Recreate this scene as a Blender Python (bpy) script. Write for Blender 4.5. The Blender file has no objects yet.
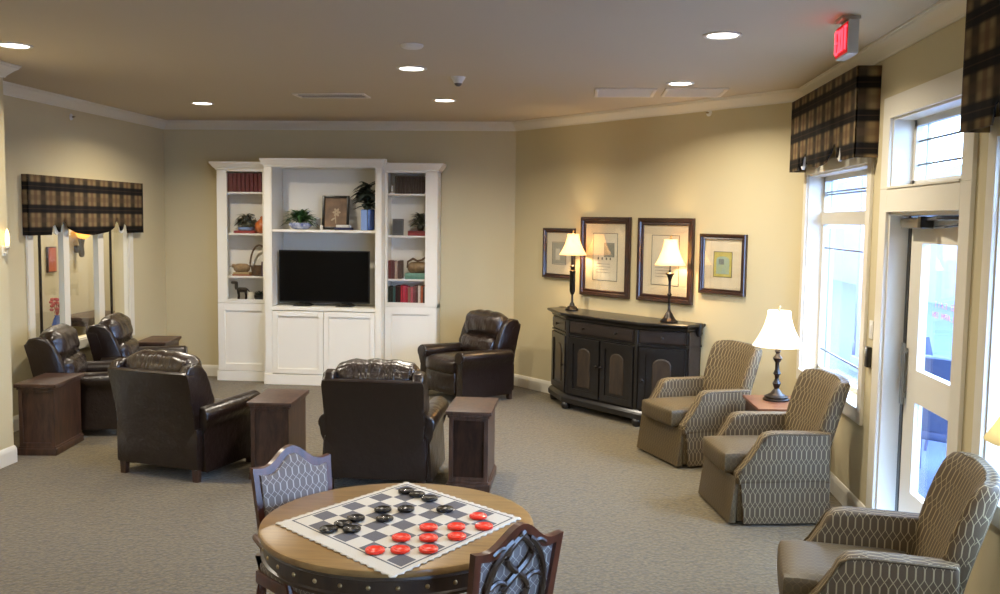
import bpy, bmesh, math, random
from mathutils import Vector, Matrix, noise
random.seed(7)
PI = math.pi
C = bpy.context.scene
COL = C.collection

# ---------------------------------------------------------------- camera
F_PX, PITCH, YAW, ROLL, CAM_H = 935.46, 0.0827, -0.0881, 0.0133, 1.9358
fw = Vector((math.sin(YAW)*math.cos(PITCH), math.cos(YAW)*math.cos(PITCH), -math.sin(PITCH)))
r0 = Vector((math.cos(YAW), -math.sin(YAW), 0)); u0 = r0.cross(fw)
rr = r0*math.cos(ROLL)+u0*math.sin(ROLL); uu = -r0*math.sin(ROLL)+u0*math.cos(ROLL)
cd = bpy.data.cameras.new('camera'); cam = bpy.data.objects.new('camera', cd); COL.objects.link(cam)
cd.sensor_width = 36; cd.lens = F_PX/1000*36; cd.clip_start = .05; cd.clip_end = 200
m = Matrix((( rr.x, uu.x, -fw.x), (rr.y, uu.y, -fw.y), (rr.z, uu.z, -fw.z))).to_4x4()
m.translation = (0, 0, CAM_H); cam.matrix_world = m
C.camera = cam

# ---------------------------------------------------------------- light and exposure
C.view_settings.view_transform = 'Standard'; C.view_settings.look = 'None'
C.view_settings.gamma = 1; C.view_settings.exposure = 0.2
C.view_settings.use_curve_mapping = False
C.cycles.use_denoising = True
C.cycles.max_bounces = 8; C.cycles.diffuse_bounces = 5; C.cycles.glossy_bounces = 4
C.cycles.transparent_max_bounces = 12; C.cycles.transmission_bounces = 4
C.cycles.sample_clamp_indirect = 4.0
W = bpy.data.worlds.new('sky'); C.world = W; W.use_nodes = True
bg = W.node_tree.nodes['Background']
bg.inputs[0].default_value = (0.36, 0.58, 1.0, 1); bg.inputs[1].default_value = 22
DOWN_W = 35.0        # watts per recessed light
LAMP_W = 17.0         # watts per table-lamp bulb
DOWN_COL = (1.0, 0.90, 0.74)
LAMP_COL = (1.0, 0.72, 0.40)
DOWNLIGHTS = [(-3.8, 6.03), (-3.8, 9.12), (-1.3, 6.99), (-1.33, 8.85), (0.8, 5.78), (0.75, 7.75),
              (-3.2, 3.0), (-1.3, 3.6), (0.8, 2.9), (-3.2, -.6), (-1.2, -.6), (0.8, -.6)]  # this row is unseen, added to light the near part of the room
def area_lamp(name, loc, size, watts, col, rot=(0, 0, 0), spread=PI):
    d = bpy.data.lights.new(name, 'AREA'); d.shape = 'DISK'; d.size = size; d.energy = watts; d.color = col; d.spread = spread
    o = bpy.data.objects.new(name, d); COL.objects.link(o); o.location = loc; o.rotation_euler = rot
    return o

# ---------------------------------------------------------------- materials
def lin(c):
    f = lambda v: v/12.92 if v <= .04045 else ((v+.055)/1.055)**2.4
    return (f(c[0]/255), f(c[1]/255), f(c[2]/255), 1)
class NT:
    def __init__(s, name):
        s.m = bpy.data.materials.new(name); s.m.use_nodes = True; s.t = s.m.node_tree
        s.b = s.t.nodes['Principled BSDF']; s.out = s.t.nodes['Material Output']
    def n(s, typ, **k):
        x = s.t.nodes.new(typ)
        for a, v in k.items():
            if hasattr(x, a): setattr(x, a, v)
            else: x.inputs[a].default_value = v
        return x
    def l(s, a, b): s.t.links.new(a, b)
    def math(s, op, a, b=None, c=None):
        x = s.t.nodes.new('ShaderNodeMath'); x.operation = op
        for i, v in enumerate((a, b, c)):
            if v is None: continue
            if isinstance(v, (int, float)): x.inputs[i].default_value = v
            else: s.l(v, x.inputs[i])
        return x.outputs[0]
    def mix(s, f, a, b):
        x = s.t.nodes.new('ShaderNodeMix'); x.data_type = 'RGBA'
        for i, v in ((0, f), (6, a), (7, b)):
            if isinstance(v, (int, float)): x.inputs[i].default_value = v
            elif isinstance(v, tuple): x.inputs[i].default_value = v
            else: s.l(v, x.inputs[i])
        return x.outputs[2]
    def bump(s, h, strength=.3, dist=.01):
        b = s.n('ShaderNodeBump'); b.inputs['Strength'].default_value = strength; b.inputs['Distance'].default_value = dist
        s.l(h, b.inputs['Height']); s.l(b.outputs[0], s.b.inputs['Normal'])
    def coords(s, which='Object', scale=None):
        tc = s.n('ShaderNodeTexCoord'); o = tc.outputs[which]
        if scale is not None:
            mp = s.n('ShaderNodeMapping'); mp.inputs['Scale'].default_value = scale; s.l(o, mp.inputs[0]); o = mp.outputs[0]
        return o
    def noise(s, vec, scale, detail=3, rough=.5):
        x = s.n('ShaderNodeTexNoise'); x.inputs['Scale'].default_value = scale; x.inputs['Detail'].default_value = detail
        x.inputs['Roughness'].default_value = rough; s.l(vec, x.inputs['Vector']); return x.outputs['Fac']
def plain(name, rgb, rough=.5, metal=0, coat=0, vary=0, vscale=8, bump=0, bscale=60, sheen=0, stretch=None, rgb2=None):
    t = NT(name); b = t.b
    b.inputs['Base Color'].default_value = lin(rgb); b.inputs['Roughness'].default_value = rough; b.inputs['Metallic'].default_value = metal
    b.inputs['Coat Weight'].default_value = coat; b.inputs['Sheen Weight'].default_value = sheen
    co = t.coords('Object', stretch or (1, 1, 1))
    if vary or rgb2:
        c2 = lin(rgb2) if rgb2 else tuple(x*(1-vary) for x in lin(rgb)[:3])+(1,)
        f = t.noise(co, vscale, 4); f = t.math('SMOOTHSTEP', f, .35, .65) if False else t.math('MULTIPLY_ADD', f, 2.2, -.6)
        t.l(t.mix(t.math('MINIMUM', t.math('MAXIMUM', f, 0), 1), lin(rgb), c2), b.inputs['Base Color'])
    if bump: t.bump(t.noise(co, bscale, 3), bump, .004)
    return t.m
def glow(name, rgb, strength, base=None):
    t = NT(name); t.b.inputs['Base Color'].default_value = lin(base or rgb)
    t.b.inputs['Emission Color'].default_value = lin(rgb); t.b.inputs['Emission Strength'].default_value = strength
    return t.m
def glass_mat(name, refl=.12, tint=(1, 1, 1)):
    t = NT(name); t.t.nodes.remove(t.b)
    tr = t.n('ShaderNodeBsdfTransparent'); tr.inputs[0].default_value = (*tint, 1)
    gl = t.n('ShaderNodeBsdfGlossy'); gl.inputs['Roughness'].default_value = .02
    fr = t.n('ShaderNodeLayerWeight'); fr.inputs[0].default_value = .5
    mx = t.n('ShaderNodeMixShader'); t.l(t.math('MULTIPLY', t.math('MULTIPLY_ADD', t.math('POWER', fr.outputs['Facing'], 4), .9, .05), refl), mx.inputs[0]); t.l(tr.outputs[0], mx.inputs[1]); t.l(gl.outputs[0], mx.inputs[2])
    t.l(mx.outputs[0], t.out.inputs[0]); return t.m
def wood(name, a, b, rough=.4, coat=.2, scale=(1.5, 14, 14), bump=.1):
    t = NT(name); co = t.coords('Object', scale)
    f = t.noise(co, 3.0, 5, .6); g = t.math('MINIMUM', t.math('MAXIMUM', t.math('MULTIPLY_ADD', f, 2.6, -.8), 0), 1)
    t.l(t.mix(g, lin(a), lin(b)), t.b.inputs['Base Color']); t.b.inputs['Roughness'].default_value = rough; t.b.inputs['Coat Weight'].default_value = coat
    t.b.inputs['Coat Roughness'].default_value = .25
    t.bump(f, bump, .003); return t.m
def trellis(name, base, line, lw=.10, a=.058, bb=.20, rough=.8):
    t = NT(name); uv = t.coords('UV'); sp = t.n('ShaderNodeSeparateXYZ'); t.l(uv, sp.inputs[0]); u, v = sp.outputs[0], sp.outputs[1]
    cs = t.math('COSINE', t.math('MULTIPLY', v, 2*PI/bb))
    w = t.math('MULTIPLY', t.math('MINIMUM', t.math('MAXIMUM', t.math('MULTIPLY', cs, 1.35), -1), 1), .46)
    ua = t.math('DIVIDE', u, a)
    def fam(s):
        x = t.math('ADD', ua, t.math('MULTIPLY', w, s)); x = t.math('FRACT', t.math('ADD', x, 100.5)); return t.math('ABSOLUTE', t.math('SUBTRACT', x, .5))
    dmin = t.math('MINIMUM', fam(1), fam(-1))
    ln = t.math('MINIMUM', t.math('MAXIMUM', t.math('MULTIPLY_ADD', dmin, -1/(lw*.6), 1+lw/(lw*.6)*.8), 0), 1)
    wv = t.noise(t.coords('Object'), 260, 2)
    basec = t.mix(wv, lin(base), tuple(min(1, x*1.35) for x in lin(base)[:3])+(1,))
    t.l(t.mix(ln, basec, lin(line)), t.b.inputs['Base Color'])
    t.b.inputs['Roughness'].default_value = rough; t.b.inputs['Specular IOR Level'].default_value = .35
    t.bump(t.math('ADD', ln, t.math('MULTIPLY', wv, .5)), .25, .003)
    return t.m
def plaid(name):
    t = NT(name); uv = t.coords('UV'); sp = t.n('ShaderNodeSeparateXYZ'); t.l(uv, sp.inputs[0]); u, v = sp.outputs[0], sp.outputs[1]
    def band(x, per, c, hw, soft=.04):
        q = t.math('ABSOLUTE', t.math('SUBTRACT', t.math('FRACT', t.math('ADD', t.math('DIVIDE', x, per), 50+.5-c)), .5))
        return t.math('MINIMUM', t.math('MAXIMUM', t.math('MULTIPLY_ADD', q, -1/soft, hw/soft+.5), 0), 1)
    tan, brn, red, blk = lin((128, 108, 76)), lin((84, 64, 48)), lin((84, 52, 42)), lin((16, 15, 18))
    c = t.mix(t.math('MULTIPLY', band(u, .245, .5, .19, .16), .82), tan, blk)
    c = t.mix(t.math('MULTIPLY', band(u, .245, .0, .10, .08), .55), c, red)
    c = t.mix(t.math('MULTIPLY', band(v, .205, .0, .12, .08), .4), c, brn)
    c = t.mix(t.math('MULTIPLY', band(v, .205, .5, .19, .08), .96), c, blk)
    c = t.mix(t.math('MULTIPLY', band(v, .205, .5, .015, .02), .35), c, brn)
    t.l(c, t.b.inputs['Base Color']); t.b.inputs['Roughness'].default_value = .9; t.b.inputs['Specular IOR Level'].default_value = .2
    t.bump(t.noise(t.coords('Object'), 300, 2), .15, .002)
    return t.m
def leather(name, rgb, rgb2):
    t = NT(name); co = t.coords('Object')
    f = t.noise(co, 5, 4); t.l(t.mix(f, lin(rgb), lin(rgb2)), t.b.inputs['Base Color'])
    t.b.inputs['Roughness'].default_value = .30; t.b.inputs['Coat Weight'].default_value = .35; t.b.inputs['Coat Roughness'].default_value = .22
    big = t.noise(co, 9, 3, .6); fine = t.noise(co, 160, 2)
    t.bump(t.math('ADD', t.math('MULTIPLY', big, 1.0), t.math('MULTIPLY', fine, .06)), .55, .02)
    return t.m
def gathered(name, rgb, rgb2):
    t = NT(name); co = t.coords('Object', (24, 2.5, 2.2))
    t.l(t.mix(t.noise(t.coords('Object'), 5, 4), lin(rgb), lin(rgb2)), t.b.inputs['Base Color'])
    t.b.inputs['Roughness'].default_value = .27; t.b.inputs['Coat Weight'].default_value = .4; t.b.inputs['Coat Roughness'].default_value = .2
    t.bump(t.noise(co, 1.3, 3, .55), .75, .03); return t.m
def carpet_mat():
    t = NT('loop_carpet'); co = t.coords('Object')
    a = t.noise(co, 55, 2, .7); b_ = t.noise(co, 9, 3); vo = t.n('ShaderNodeTexVoronoi'); vo.inputs['Scale'].default_value = 38; t.l(co, vo.inputs['Vector'])
    c = t.mix(t.math('MINIMUM', t.math('MAXIMUM', t.math('MULTIPLY_ADD', a, 3.2, -1.1), 0), 1), lin((84, 71, 42)), lin((123, 107, 68)))
    c = t.mix(t.math('MULTIPLY', vo.outputs['Distance'], .7), c, lin((52, 46, 30)))
    c = t.mix(t.math('MULTIPLY', b_, .25), c, lin((84, 75, 48)))
    t.l(c, t.b.inputs['Base Color']); t.b.inputs['Roughness'].default_value = .95; t.b.inputs['Sheen Weight'].default_value = .2
    t.bump(t.math('ADD', a, vo.outputs['Distance']), .5, .006); return t.m

M = {}
M['wall'] = plain('wall_paint', (206, 192, 153), .75, vary=.03, vscale=1.5, bump=.05, bscale=200)
M['hall_wall'] = plain('hall_wall_paint', (200, 192, 164), .75)
M['ceiling'] = plain('ceiling_paint', (201, 188, 166), .9, bump=.04, bscale=150)
M['trim'] = plain('trim_paint', (226, 220, 204), .4)
M['sash'] = plain('sash_paint', (208, 204, 192), .4)
M['carpet'] = carpet_mat()
M['white'] = plain('white_lacquer', (238, 234, 222), .35)
M['leather'] = leather('brown_leather', (38, 25, 20), (25, 17, 14))
M['gather'] = gathered('gathered_leather', (46, 30, 23), (30, 20, 16))
M['darkwood'] = wood('espresso_wood', (84, 57, 42), (42, 28, 22), .45, .2, (10, 10, 2.0))
M['console'] = wood('ebonised_wood', (28, 26, 27), (16, 15, 16), .34, .4, (8, 8, 1.5))
M['console_panel'] = wood('rubbed_brown_panel', (68, 56, 44), (40, 33, 28), .4, .3, (10, 10, 2))
M['drawer_wood'] = wood('dark_brown_drawer', (52, 42, 38), (34, 28, 27), .38, .3, (2, 10, 10))
M['cherry'] = wood('cherry_wood', (132, 84, 56), (96, 56, 38), .3, .5, (3, 14, 14))
M['honey'] = wood('honey_oak', (156, 122, 72), (124, 94, 52), .3, .45, (1.6, 14, 14), .05)
M['table_dark'] = wood('table_apron_wood', (62, 44, 28), (38, 27, 18), .35, .4, (8, 8, 3))
M['chairwood'] = wood('mahogany', (92, 46, 27), (56, 28, 18), .36, .35, (8, 8, 2))
M['trellis'] = trellis('trellis_weave', (74, 60, 40), (148, 132, 98), .05, .038, .185, .6)
M['trellis_seat'] = trellis('trellis_seat_weave', (74, 61, 39), (96, 82, 54), .06, .038, .09, .5)
M['pad'] = trellis('dining_pad_weave', (104, 96, 92), (172, 166, 156), .045, .032, .11)
M['plaid'] = plaid('plaid_cloth')
M['lining'] = plain('white_lining', (230, 228, 222), .7)
M['glass'] = glass_mat('clear_glass', .8)
M['picglass'] = glass_mat('picture_glass', 1.6)
M['bronze'] = plain('dark_bronze', (66, 60, 56), .32, .85, vary=.4, vscale=30)
M['brass'] = plain('aged_brass', (170, 150, 110), .3, .9)
M['grey_metal'] = plain('brushed_metal', (140, 140, 136), .35, .8)
M['black'] = plain('black_plastic', (14, 14, 15), .3, coat=.3)
M['screen'] = plain('television_glass', (5, 5, 6), .3); M['screen'].node_tree.nodes['Principled BSDF'].inputs['Specular IOR Level'].default_value = .15
M['frame'] = wood('picture_frame_wood', (62, 36, 26), (38, 22, 17), .28, .5, (6, 6, 6))
M['matboard'] = plain('cream_mat_board', (226, 214, 186), .8)
M['paper'] = plain('print_paper', (222, 216, 196), .8, vary=.06, vscale=12)
M['ink'] = plain('dark_ink', (70, 66, 58), .8)
M['greyblue'] = plain('grey_blue_wash', (128, 136, 132), .8, vary=.3, vscale=25)
M['palegrey'] = plain('pale_grey_print', (178, 176, 158), .8, vary=.15, vscale=30)
M['artyellow'] = plain('yellow_green_print', (204, 192, 96), .8, vary=.15, vscale=20)
M['artblue'] = plain('pale_blue_print', (140, 172, 166), .8, rgb2=(176, 186, 140), vscale=14)
M['red_piece'] = plain('red_plastic', (224, 42, 14), .3, coat=.3)
M['black_piece'] = plain('black_piece_plastic', (16, 16, 17), .25, coat=.4)
M['plate'] = plain('white_plastic', (226, 224, 218), .4)
M['vent'] = plain('vent_paint', (232, 224, 212), .5)
M['ventdark'] = plain('vent_slot', (96, 88, 76), .7)
M['leaf'] = plain('green_leaf', (74, 112, 56), .5, rgb2=(42, 72, 36), vscale=20)
M['darkleaf'] = plain('dark_leaf', (30, 44, 30), .45, rgb2=(20, 30, 22), vscale=20)
M['bluewhite'] = plain('blue_and_white_glaze', (44, 70, 150), .2, coat=.6, rgb2=(214, 220, 232), vscale=26)
M['bluevase'] = plain('blue_glaze', (60, 88, 158), .2, coat=.6)
M['palevase'] = plain('pale_blue_glaze', (136, 164, 216), .25, coat=.5)
M['soil'] = plain('dark_soil', (40, 30, 22), .9)
M['orange'] = plain('orange_glaze', (206, 116, 50), .35, coat=.3, rgb2=(170, 78, 32), vscale=14)
M['wicker'] = plain('wicker', (92, 66, 44), .8, vary=.4, vscale=60, bump=.6, bscale=90)
M['tan'] = plain('tan_wood_carving', (158, 128, 86), .55, rgb2=(110, 86, 58), vscale=16)
M['shell'] = plain('striped_gourd', (150, 122, 84), .5, rgb2=(78, 60, 44), vscale=18)
M['signred'] = glow('exit_letters_red', (255, 60, 76), 2.6)
M['signface'] = glow('exit_face_red', (190, 8, 22), .55)
M['sign'] = plain('sign_housing', (196, 196, 196), .4)
M['siding'] = plain('pale_siding', (112, 122, 142), .8)
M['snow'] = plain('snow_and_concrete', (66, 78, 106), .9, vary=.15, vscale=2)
M['porchblue'] = plain('dark_blue_outdoor_frame', (44, 58, 96), .5)
M['outgrey'] = plain('outdoor_grey_panel', (132, 146, 170), .7)
M['rust'] = plain('rust_orange_print', (190, 104, 66), .7, vary=.3, vscale=10)
M['flower'] = plain('red_petals', (170, 44, 44), .7)
def book_mat(rgb): 
    k = 'book_%d_%d_%d' % rgb
    if k not in M: M[k] = plain('book_cloth', rgb, .6, vary=.2, vscale=40)
    return M[k]

# ---------------------------------------------------------------- mesh helpers
def nb(): return bmesh.new()
def box(bm, x0, x1, y0, y1, z0, z1, bev=0, rot=None, seg=2):
    t = bmesh.new(); bmesh.ops.create_cube(t, size=1)
    sx, sy, sz = abs(x1-x0), abs(y1-y0), abs(z1-z0)
    bmesh.ops.scale(t, vec=(sx, sy, sz), verts=t.verts)
    if bev: bmesh.ops.bevel(t, geom=t.edges[:], offset=min(bev, .49*min(sx, sy, sz)), segments=seg, affect='EDGES', profile=.6)
    if rot is not None: bmesh.ops.rotate(t, cent=(0, 0, 0), matrix=rot, verts=t.verts)
    bmesh.ops.translate(t, vec=((x0+x1)/2, (y0+y1)/2, (z0+z1)/2), verts=t.verts)
    join(bm, t); return bm
def join(bm, t):
    me = bpy.data.meshes.new('tmp'); t.to_mesh(me); t.free(); bm.from_mesh(me); bpy.data.meshes.remove(me)
def soft(bm, c, s, r=.05, puff=(0, 0, 0), n=7, rx=0, fn=None):
    t = bmesh.new(); bmesh.ops.create_cube(t, size=2); bmesh.ops.subdivide_edges(t, edges=t.edges[:], cuts=n, use_grid_fill=True)
    h = Vector(s)/2; r = min(r, h.x*.98, h.y*.98, h.z*.98)
    R = Matrix.Rotation(rx, 3, 'X')
    for v in t.verts:
        p = v.co.copy(); q = Vector([p[i]*h[i] for i in range(3)])
        inn = Vector([max(-(h[i]-r), min(h[i]-r, q[i])) for i in range(3)]); d = q-inn
        if d.length > 1e-6: q = inn+d.normalized()*r
        for i in range(3):
            j, k = [(1, 2), (0, 2), (0, 1)][i]
            q[i] += puff[i]*p[i]*(1-p[j]**2)*(1-p[k]**2)
        if fn: q = fn(q, p)
        v.co = R@q+Vector(c)
    join(bm, t); return bm
def prism(bm, pts, axis, a, b_, bev=0, seg=2):
    """pts 2-D outline; axis 'x' -> pts are (y,z); 'y' -> (x,z); 'z' -> (x,y)"""
    t = bmesh.new()
    mk = {'x': lambda p, h: (h, p[0], p[1]), 'y': lambda p, h: (p[0], h, p[1]), 'z': lambda p, h: (p[0], p[1], h)}[axis]
    v0 = [t.verts.new(mk(p, a)) for p in pts]; v1 = [t.verts.new(mk(p, b_)) for p in pts]; n = len(pts)
    f0 = t.faces.new(v0); f1 = t.faces.new(v1[::-1])
    for i in range(n): t.faces.new((v0[(i+1) % n], v0[i], v1[i], v1[(i+1) % n]))
    if bev:
        ed = list(set(f0.edges[:]+f1.edges[:])); bmesh.ops.bevel(t, geom=ed, offset=bev, segments=seg, affect='EDGES', profile=.6)
    bmesh.ops.recalc_face_normals(t, faces=t.faces); join(bm, t); return bm
def loft(bm, loops, cap=True, closed=True):
    t = bmesh.new(); L = [[t.verts.new(p) for p in lp] for lp in loops]; n = len(loops[0])
    for a, b_ in zip(L[:-1], L[1:]):
        for i in range(n if closed else n-1): t.faces.new((a[i], a[(i+1) % n], b_[(i+1) % n], b_[i]))
    if cap and closed: t.faces.new(L[0][::-1]); t.faces.new(L[-1])
    bmesh.ops.recalc_face_normals(t, faces=t.faces); join(bm, t); return bm
def lathe(bm, prof, seg=24, c=(0, 0, 0), wob=None):
    loops = []
    for r, z in prof:
        loops.append([(c[0]+max(r, .0004)*(wob(2*PI*i/seg, z) if wob else 1)*math.cos(2*PI*i/seg), c[1]+max(r, .0004)*(wob(2*PI*i/seg, z) if wob else 1)*math.sin(2*PI*i/seg), c[2]+z) for i in range(seg)])
    return loft(bm, loops)
def tube(bm, pts, r, seg=8, closed=False, flat=1.0):
    pts = [Vector(p) for p in pts]; n = len(pts); loops = []
    up = Vector((0, 0, 1))
    for i, p in enumerate(pts):
        d = (pts[(i+1) % n if closed else min(i+1, n-1)]-pts[i-1 if (closed or i > 0) else 0])
        d = d.normalized() if d.length > 1e-9 else Vector((1, 0, 0))
        a = d.cross(up)
        if a.length < .05: a = d.cross(Vector((0, 1, 0)))
        a.normalize(); b_ = a.cross(d); rad = r[i] if isinstance(r, (list, tuple)) else r
        loops.append([p+a*rad*math.cos(2*PI*k/seg)+b_*rad*flat*math.sin(2*PI*k/seg) for k in range(seg)])
    if closed:
        loops.append(loops[0]); return loft(bm, loops, cap=False)
    return loft(bm, loops)
def box_uv(me):
    uv = me.uv_layers.new(name='UVMap')
    for p in me.polygons:
        n = p.normal; ax = max(range(3), key=lambda i: abs(n[i]))
        for li in p.loop_indices:
            co = me.vertices[me.loops[li].vertex_index].co
            uv.data[li].uv = (co.y, co.z) if ax == 0 else ((co.x, co.z) if ax == 1 else (co.x, co.y))
def obj(name, bm, mat, parent=None, smooth=True, sub=0, loc=None, uv=True, ang=40):
    me = bpy.data.meshes.new(name); bmesh.ops.recalc_face_normals(bm, faces=bm.faces); bm.to_mesh(me); bm.free()
    if uv: box_uv(me)
    o = bpy.data.objects.new(name, me); COL.objects.link(o)
    for mm in (mat if isinstance(mat, list) else [mat]): me.materials.append(mm)
    if smooth:
        for p in me.polygons: p.use_smooth = True
        if not sub:
            try: me.set_sharp_from_angle(angle=math.radians(ang))
            except Exception: pass
    if sub:
        s = o.modifiers.new('subdivision', 'SUBSURF'); s.levels = sub; s.render_levels = sub
    if parent: o.parent = parent
    if loc: o.location = loc
    return o
def tag(o, label=None, cat=None, group=None, kind=None):
    if label: o['label'] = label
    if cat: o['category'] = cat
    if group: o['group'] = group
    if kind: o['kind'] = kind
    return o
def thing(name, label, cat, loc=(0, 0, 0), rz=0, group=None):
    o = bpy.data.objects.new(name, None); COL.objects.link(o); o.empty_display_size = .1
    o.location = loc; o.rotation_euler = (0, 0, rz); return tag(o, label, cat, group)
def kids(o): return [c for c in COL.objects if c.parent is o]
def dup(root, loc, rz, label, group=None):
    def rec(o, par):
        c = o.copy(); COL.objects.link(c)
        for g in list(kids(o)): rec(g, c)
        if par: c.parent = par
        return c
    r = rec(root, None); r.location = loc; r.rotation_euler = (0, 0, rz); r['label'] = label
    if group: r['group'] = group
    return r
def struct(name, bm, mat, parent=None, smooth=False):
    o = obj(name, bm, mat, parent, smooth=smooth)
    if not parent: o['kind'] = 'structure'
    return o

# ---------------------------------------------------------------- room shell
XL, XN, YJ = -5.011, -4.385, 6.80          # left wall, nearer left wall, its corner
YB, XC, XR, YE = 10.868, -0.799, 1.834, 8.06
ZC, YR, WT = 3.05, -3.0, .22
DGV = Vector((XR-XC, YE-YB, 0)); DGL = DGV.length; DGV.normalize(); DGN = Vector((DGV.y, -DGV.x, 0))   # along wall, into room
DROT = math.atan2(DGV.y, DGV.x)
def dg(t, s, z): 
    p = Vector((XC, YB, 0))+DGV*t+DGN*s; return (p.x, p.y, z)
POLY = [(XN, YR), (XN, YJ), (XL, YJ), (XL, YB), (XC, YB), (XR, YE), (XR, YR)]
NAMES = ['left_front', 'left_return', 'left', 'back', 'angled', 'right', 'rear']
b = nb(); prism(b, POLY, 'z', -.05, 0); struct('floor', b, M['carpet'])
b = nb(); prism(b, POLY, 'z', ZC, ZC+.1); struct('ceiling', b, M['ceiling'])
def wallbox(name, x0, x1, y0, y1, mat='wall'): 
    b = nb(); box(b, x0, x1, y0, y1, 0, ZC); return struct(name, b, M[mat])
wallbox('wall_left_front', XN-WT, XN, YR, YJ)
b = nb(); box(b, XL, XN-WT, YJ-WT, YJ, 0, ZC); struct('wall_left_return', b, M['wall'])
wallbox('wall_back', XL-WT, XC+.05, YB, YB+WT)
b = nb(); prism(b, [dg(-.05, 0, 0)[:2], dg(DGL+.05, 0, 0)[:2], dg(DGL+.05, -WT, 0)[:2], dg(-.05, -WT, 0)[:2]], 'z', 0, ZC); struct('wall_angled', b, M['wall'])
wallbox('wall_rear', XN-WT, XR+WT, YR-WT, YR)
def wall_x(name, x0, x1, y0, y1, holes):   # wall in the y direction with holes (ya,yb,za,zb) sorted by y
    b = nb(); y = y0; cols = {}
    for (ya, yb, za, zb) in holes: cols.setdefault((ya, yb), []).append((za, zb))
    for (ya, yb) in sorted(cols):
        box(b, x0, x1, y, ya, 0, ZC); z = 0
        for za, zb in sorted(cols[(ya, yb)]):
            if za > z+1e-4: box(b, x0, x1, ya, yb, z, za)
            z = zb
        box(b, x0, x1, ya, yb, z, ZC); y = yb
    box(b, x0, x1, y, y1, 0, ZC); return struct(name, b, M['wall'])
W2 = (6.27, 7.93, .72, 2.33); W3 = (4.74, 5.85, 2.15, 2.57); D1 = (4.74, 5.85, 0, 2.01); W4 = (2.6, 4.36, .72, 2.33); W_FILL = (-.9, 1.6, .72, 2.33)  # the last opening is unseen, added and extended for more daylight
wall_x('wall_right', XR, XR+WT, YR, YE+.1, [W2, W3, D1, W4, W_FILL])
W1 = (8.12, 9.93, .68, 2.15)
wall_x('wall_left', XL-.16, XL, YJ-WT, YB, [W1])
# crown and baseboards, one object per wall, mitred
def sweep(name, i, prof, t0=None, t1=None, mat='trim'):
    n = len(POLY); P = [Vector((*p, 0)) for p in POLY]; a, b_ = P[i], P[(i+1) % n]
    def nrm(p, q): d = (q-p).normalized(); return Vector((d.y, -d.x, 0))
    n0 = nrm(a, b_); npv = nrm(P[i-1], a); nnx = nrm(b_, P[(i+2) % n]); d = (b_-a).normalized()
    def mit(n1, n2): m_ = (n1+n2); return m_/(1+n1.dot(n2))
    m0, m1 = mit(npv, n0), mit(n0, nnx); A, Bp = a, b_
    if t0 is not None: A = a+d*t0; m0 = n0
    if t1 is not None: Bp = a+d*t1; m1 = n0
    l0 = [tuple(A+m0*o+Vector((0, 0, z))) for o, z in prof]; l1 = [tuple(Bp+m1*o+Vector((0, 0, z))) for o, z in prof]
    bm = nb(); loft(bm, [l0, l1]); o = struct(name, bm, M[mat]); return o
CROWN = [(0, ZC-.098), (.012, ZC-.098), (.016, ZC-.085), (.03, ZC-.07), (.055, ZC-.045), (.08, ZC-.025), (.084, ZC-.012), (.092, ZC-.010), (.092, ZC), (0, ZC)]
BASE = [(0, 0), (.016, 0), (.016, .10), (.012, .118), (.006, .132), (0, .135)]
k = 0
for i in range(7):
    k += 1; sweep('trim_%d' % k, i, CROWN)
for i in (0, 1, 2, 3, 4, 6): sweep('baseboard_'+NAMES[i], i, BASE)
sweep('baseboard_right', 5, BASE, 0, YE-5.99); sweep('baseboard_right_front', 5, BASE, YE-4.66, YE-YR)

def casing(bm, x, y0, y1, z0, z1, w=.10, th=.022, bottom=True):   # flat casing on the room side of a +x wall; x = wall plane, sign by th
    bx = lambda a, b_, c, d: box(bm, x-th, x, a, b_, c, d, .004)
    bx(y0-w, y0, z0-(w if bottom else 0), z1+w); bx(y1, y1+w, z0-(w if bottom else 0), z1+w); bx(y0, y1, z1, z1+w)
    if bottom: bx(y0, y1, z0-w, z0)
def window_right(n, wdw, bars=(), wc=.09, bottom=True):
    y0, y1, z0, z1 = wdw; xg = XR+.14
    o = bpy.data.objects.new('window_%d' % n, None); COL.objects.link(o); o['kind'] = 'structure'; o.location = (XR, (y0+y1)/2, z0)
    off = Vector(o.location)
    def P(name, bm, mat, par=o):
        bmesh.ops.translate(bm, vec=-off, verts=bm.verts); return obj(name, bm, mat, par, smooth=False)
    b = nb(); casing(b, XR, y0, y1, z0, z1, wc, bottom=bottom); P('window_casing', b, M['trim'])
    b = nb(); e = .012
    for a in ((XR, XR+WT, y0, y0+e, z0, z1), (XR, XR+WT, y1-e, y1, z0, z1), (XR, XR+WT, y0, y1, z1-e, z1), (XR-.03, XR+WT, y0, y1, z0, z0+e)): box(b, *a)
    P('window_reveal', b, M['trim'])
    zz = [z0]+[q for pr in bars for q in pr]+[z1]
    b = nb()
    for za, zb in bars: box(b, xg-.03, xg+.03, y0, y1, za, zb)
    for a in ((y0, y0+.05, z0, z1), (y1-.05, y1, z0, z1), (y0, y1, z0, z0+.05), (y0, y1, z1-.05, z1)): box(b, xg-.02, xg+.02, *a)
    P('window_sash', b, M['sash'])
    for j in range(0, len(zz), 2):
        a, c = zz[j]+.03, zz[j+1]-.03; b = nb(); box(b, xg-.003, xg+.003, y0+.04, y1-.04, a, c); g = P('window_glass', b, M['glass'])
        b = nb(); dz = .16 if c-a > .6 else .11
        for q in (a+dz, c-dz): box(b, xg-.006, xg+.006, y0+.05, y1-.05, q-.006, q+.006)
        for q in (y0+.19, y1-.19): box(b, xg-.006, xg+.006, q-.006, q+.006, a, c)
        P('window_grille', b, M['grey_metal'])
window_right(2, W2, [(1.93, 2.03)])
window_right(3, W3, wc=.13, bottom=False)
window_right(4, W4, [(1.93, 2.03)])
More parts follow.
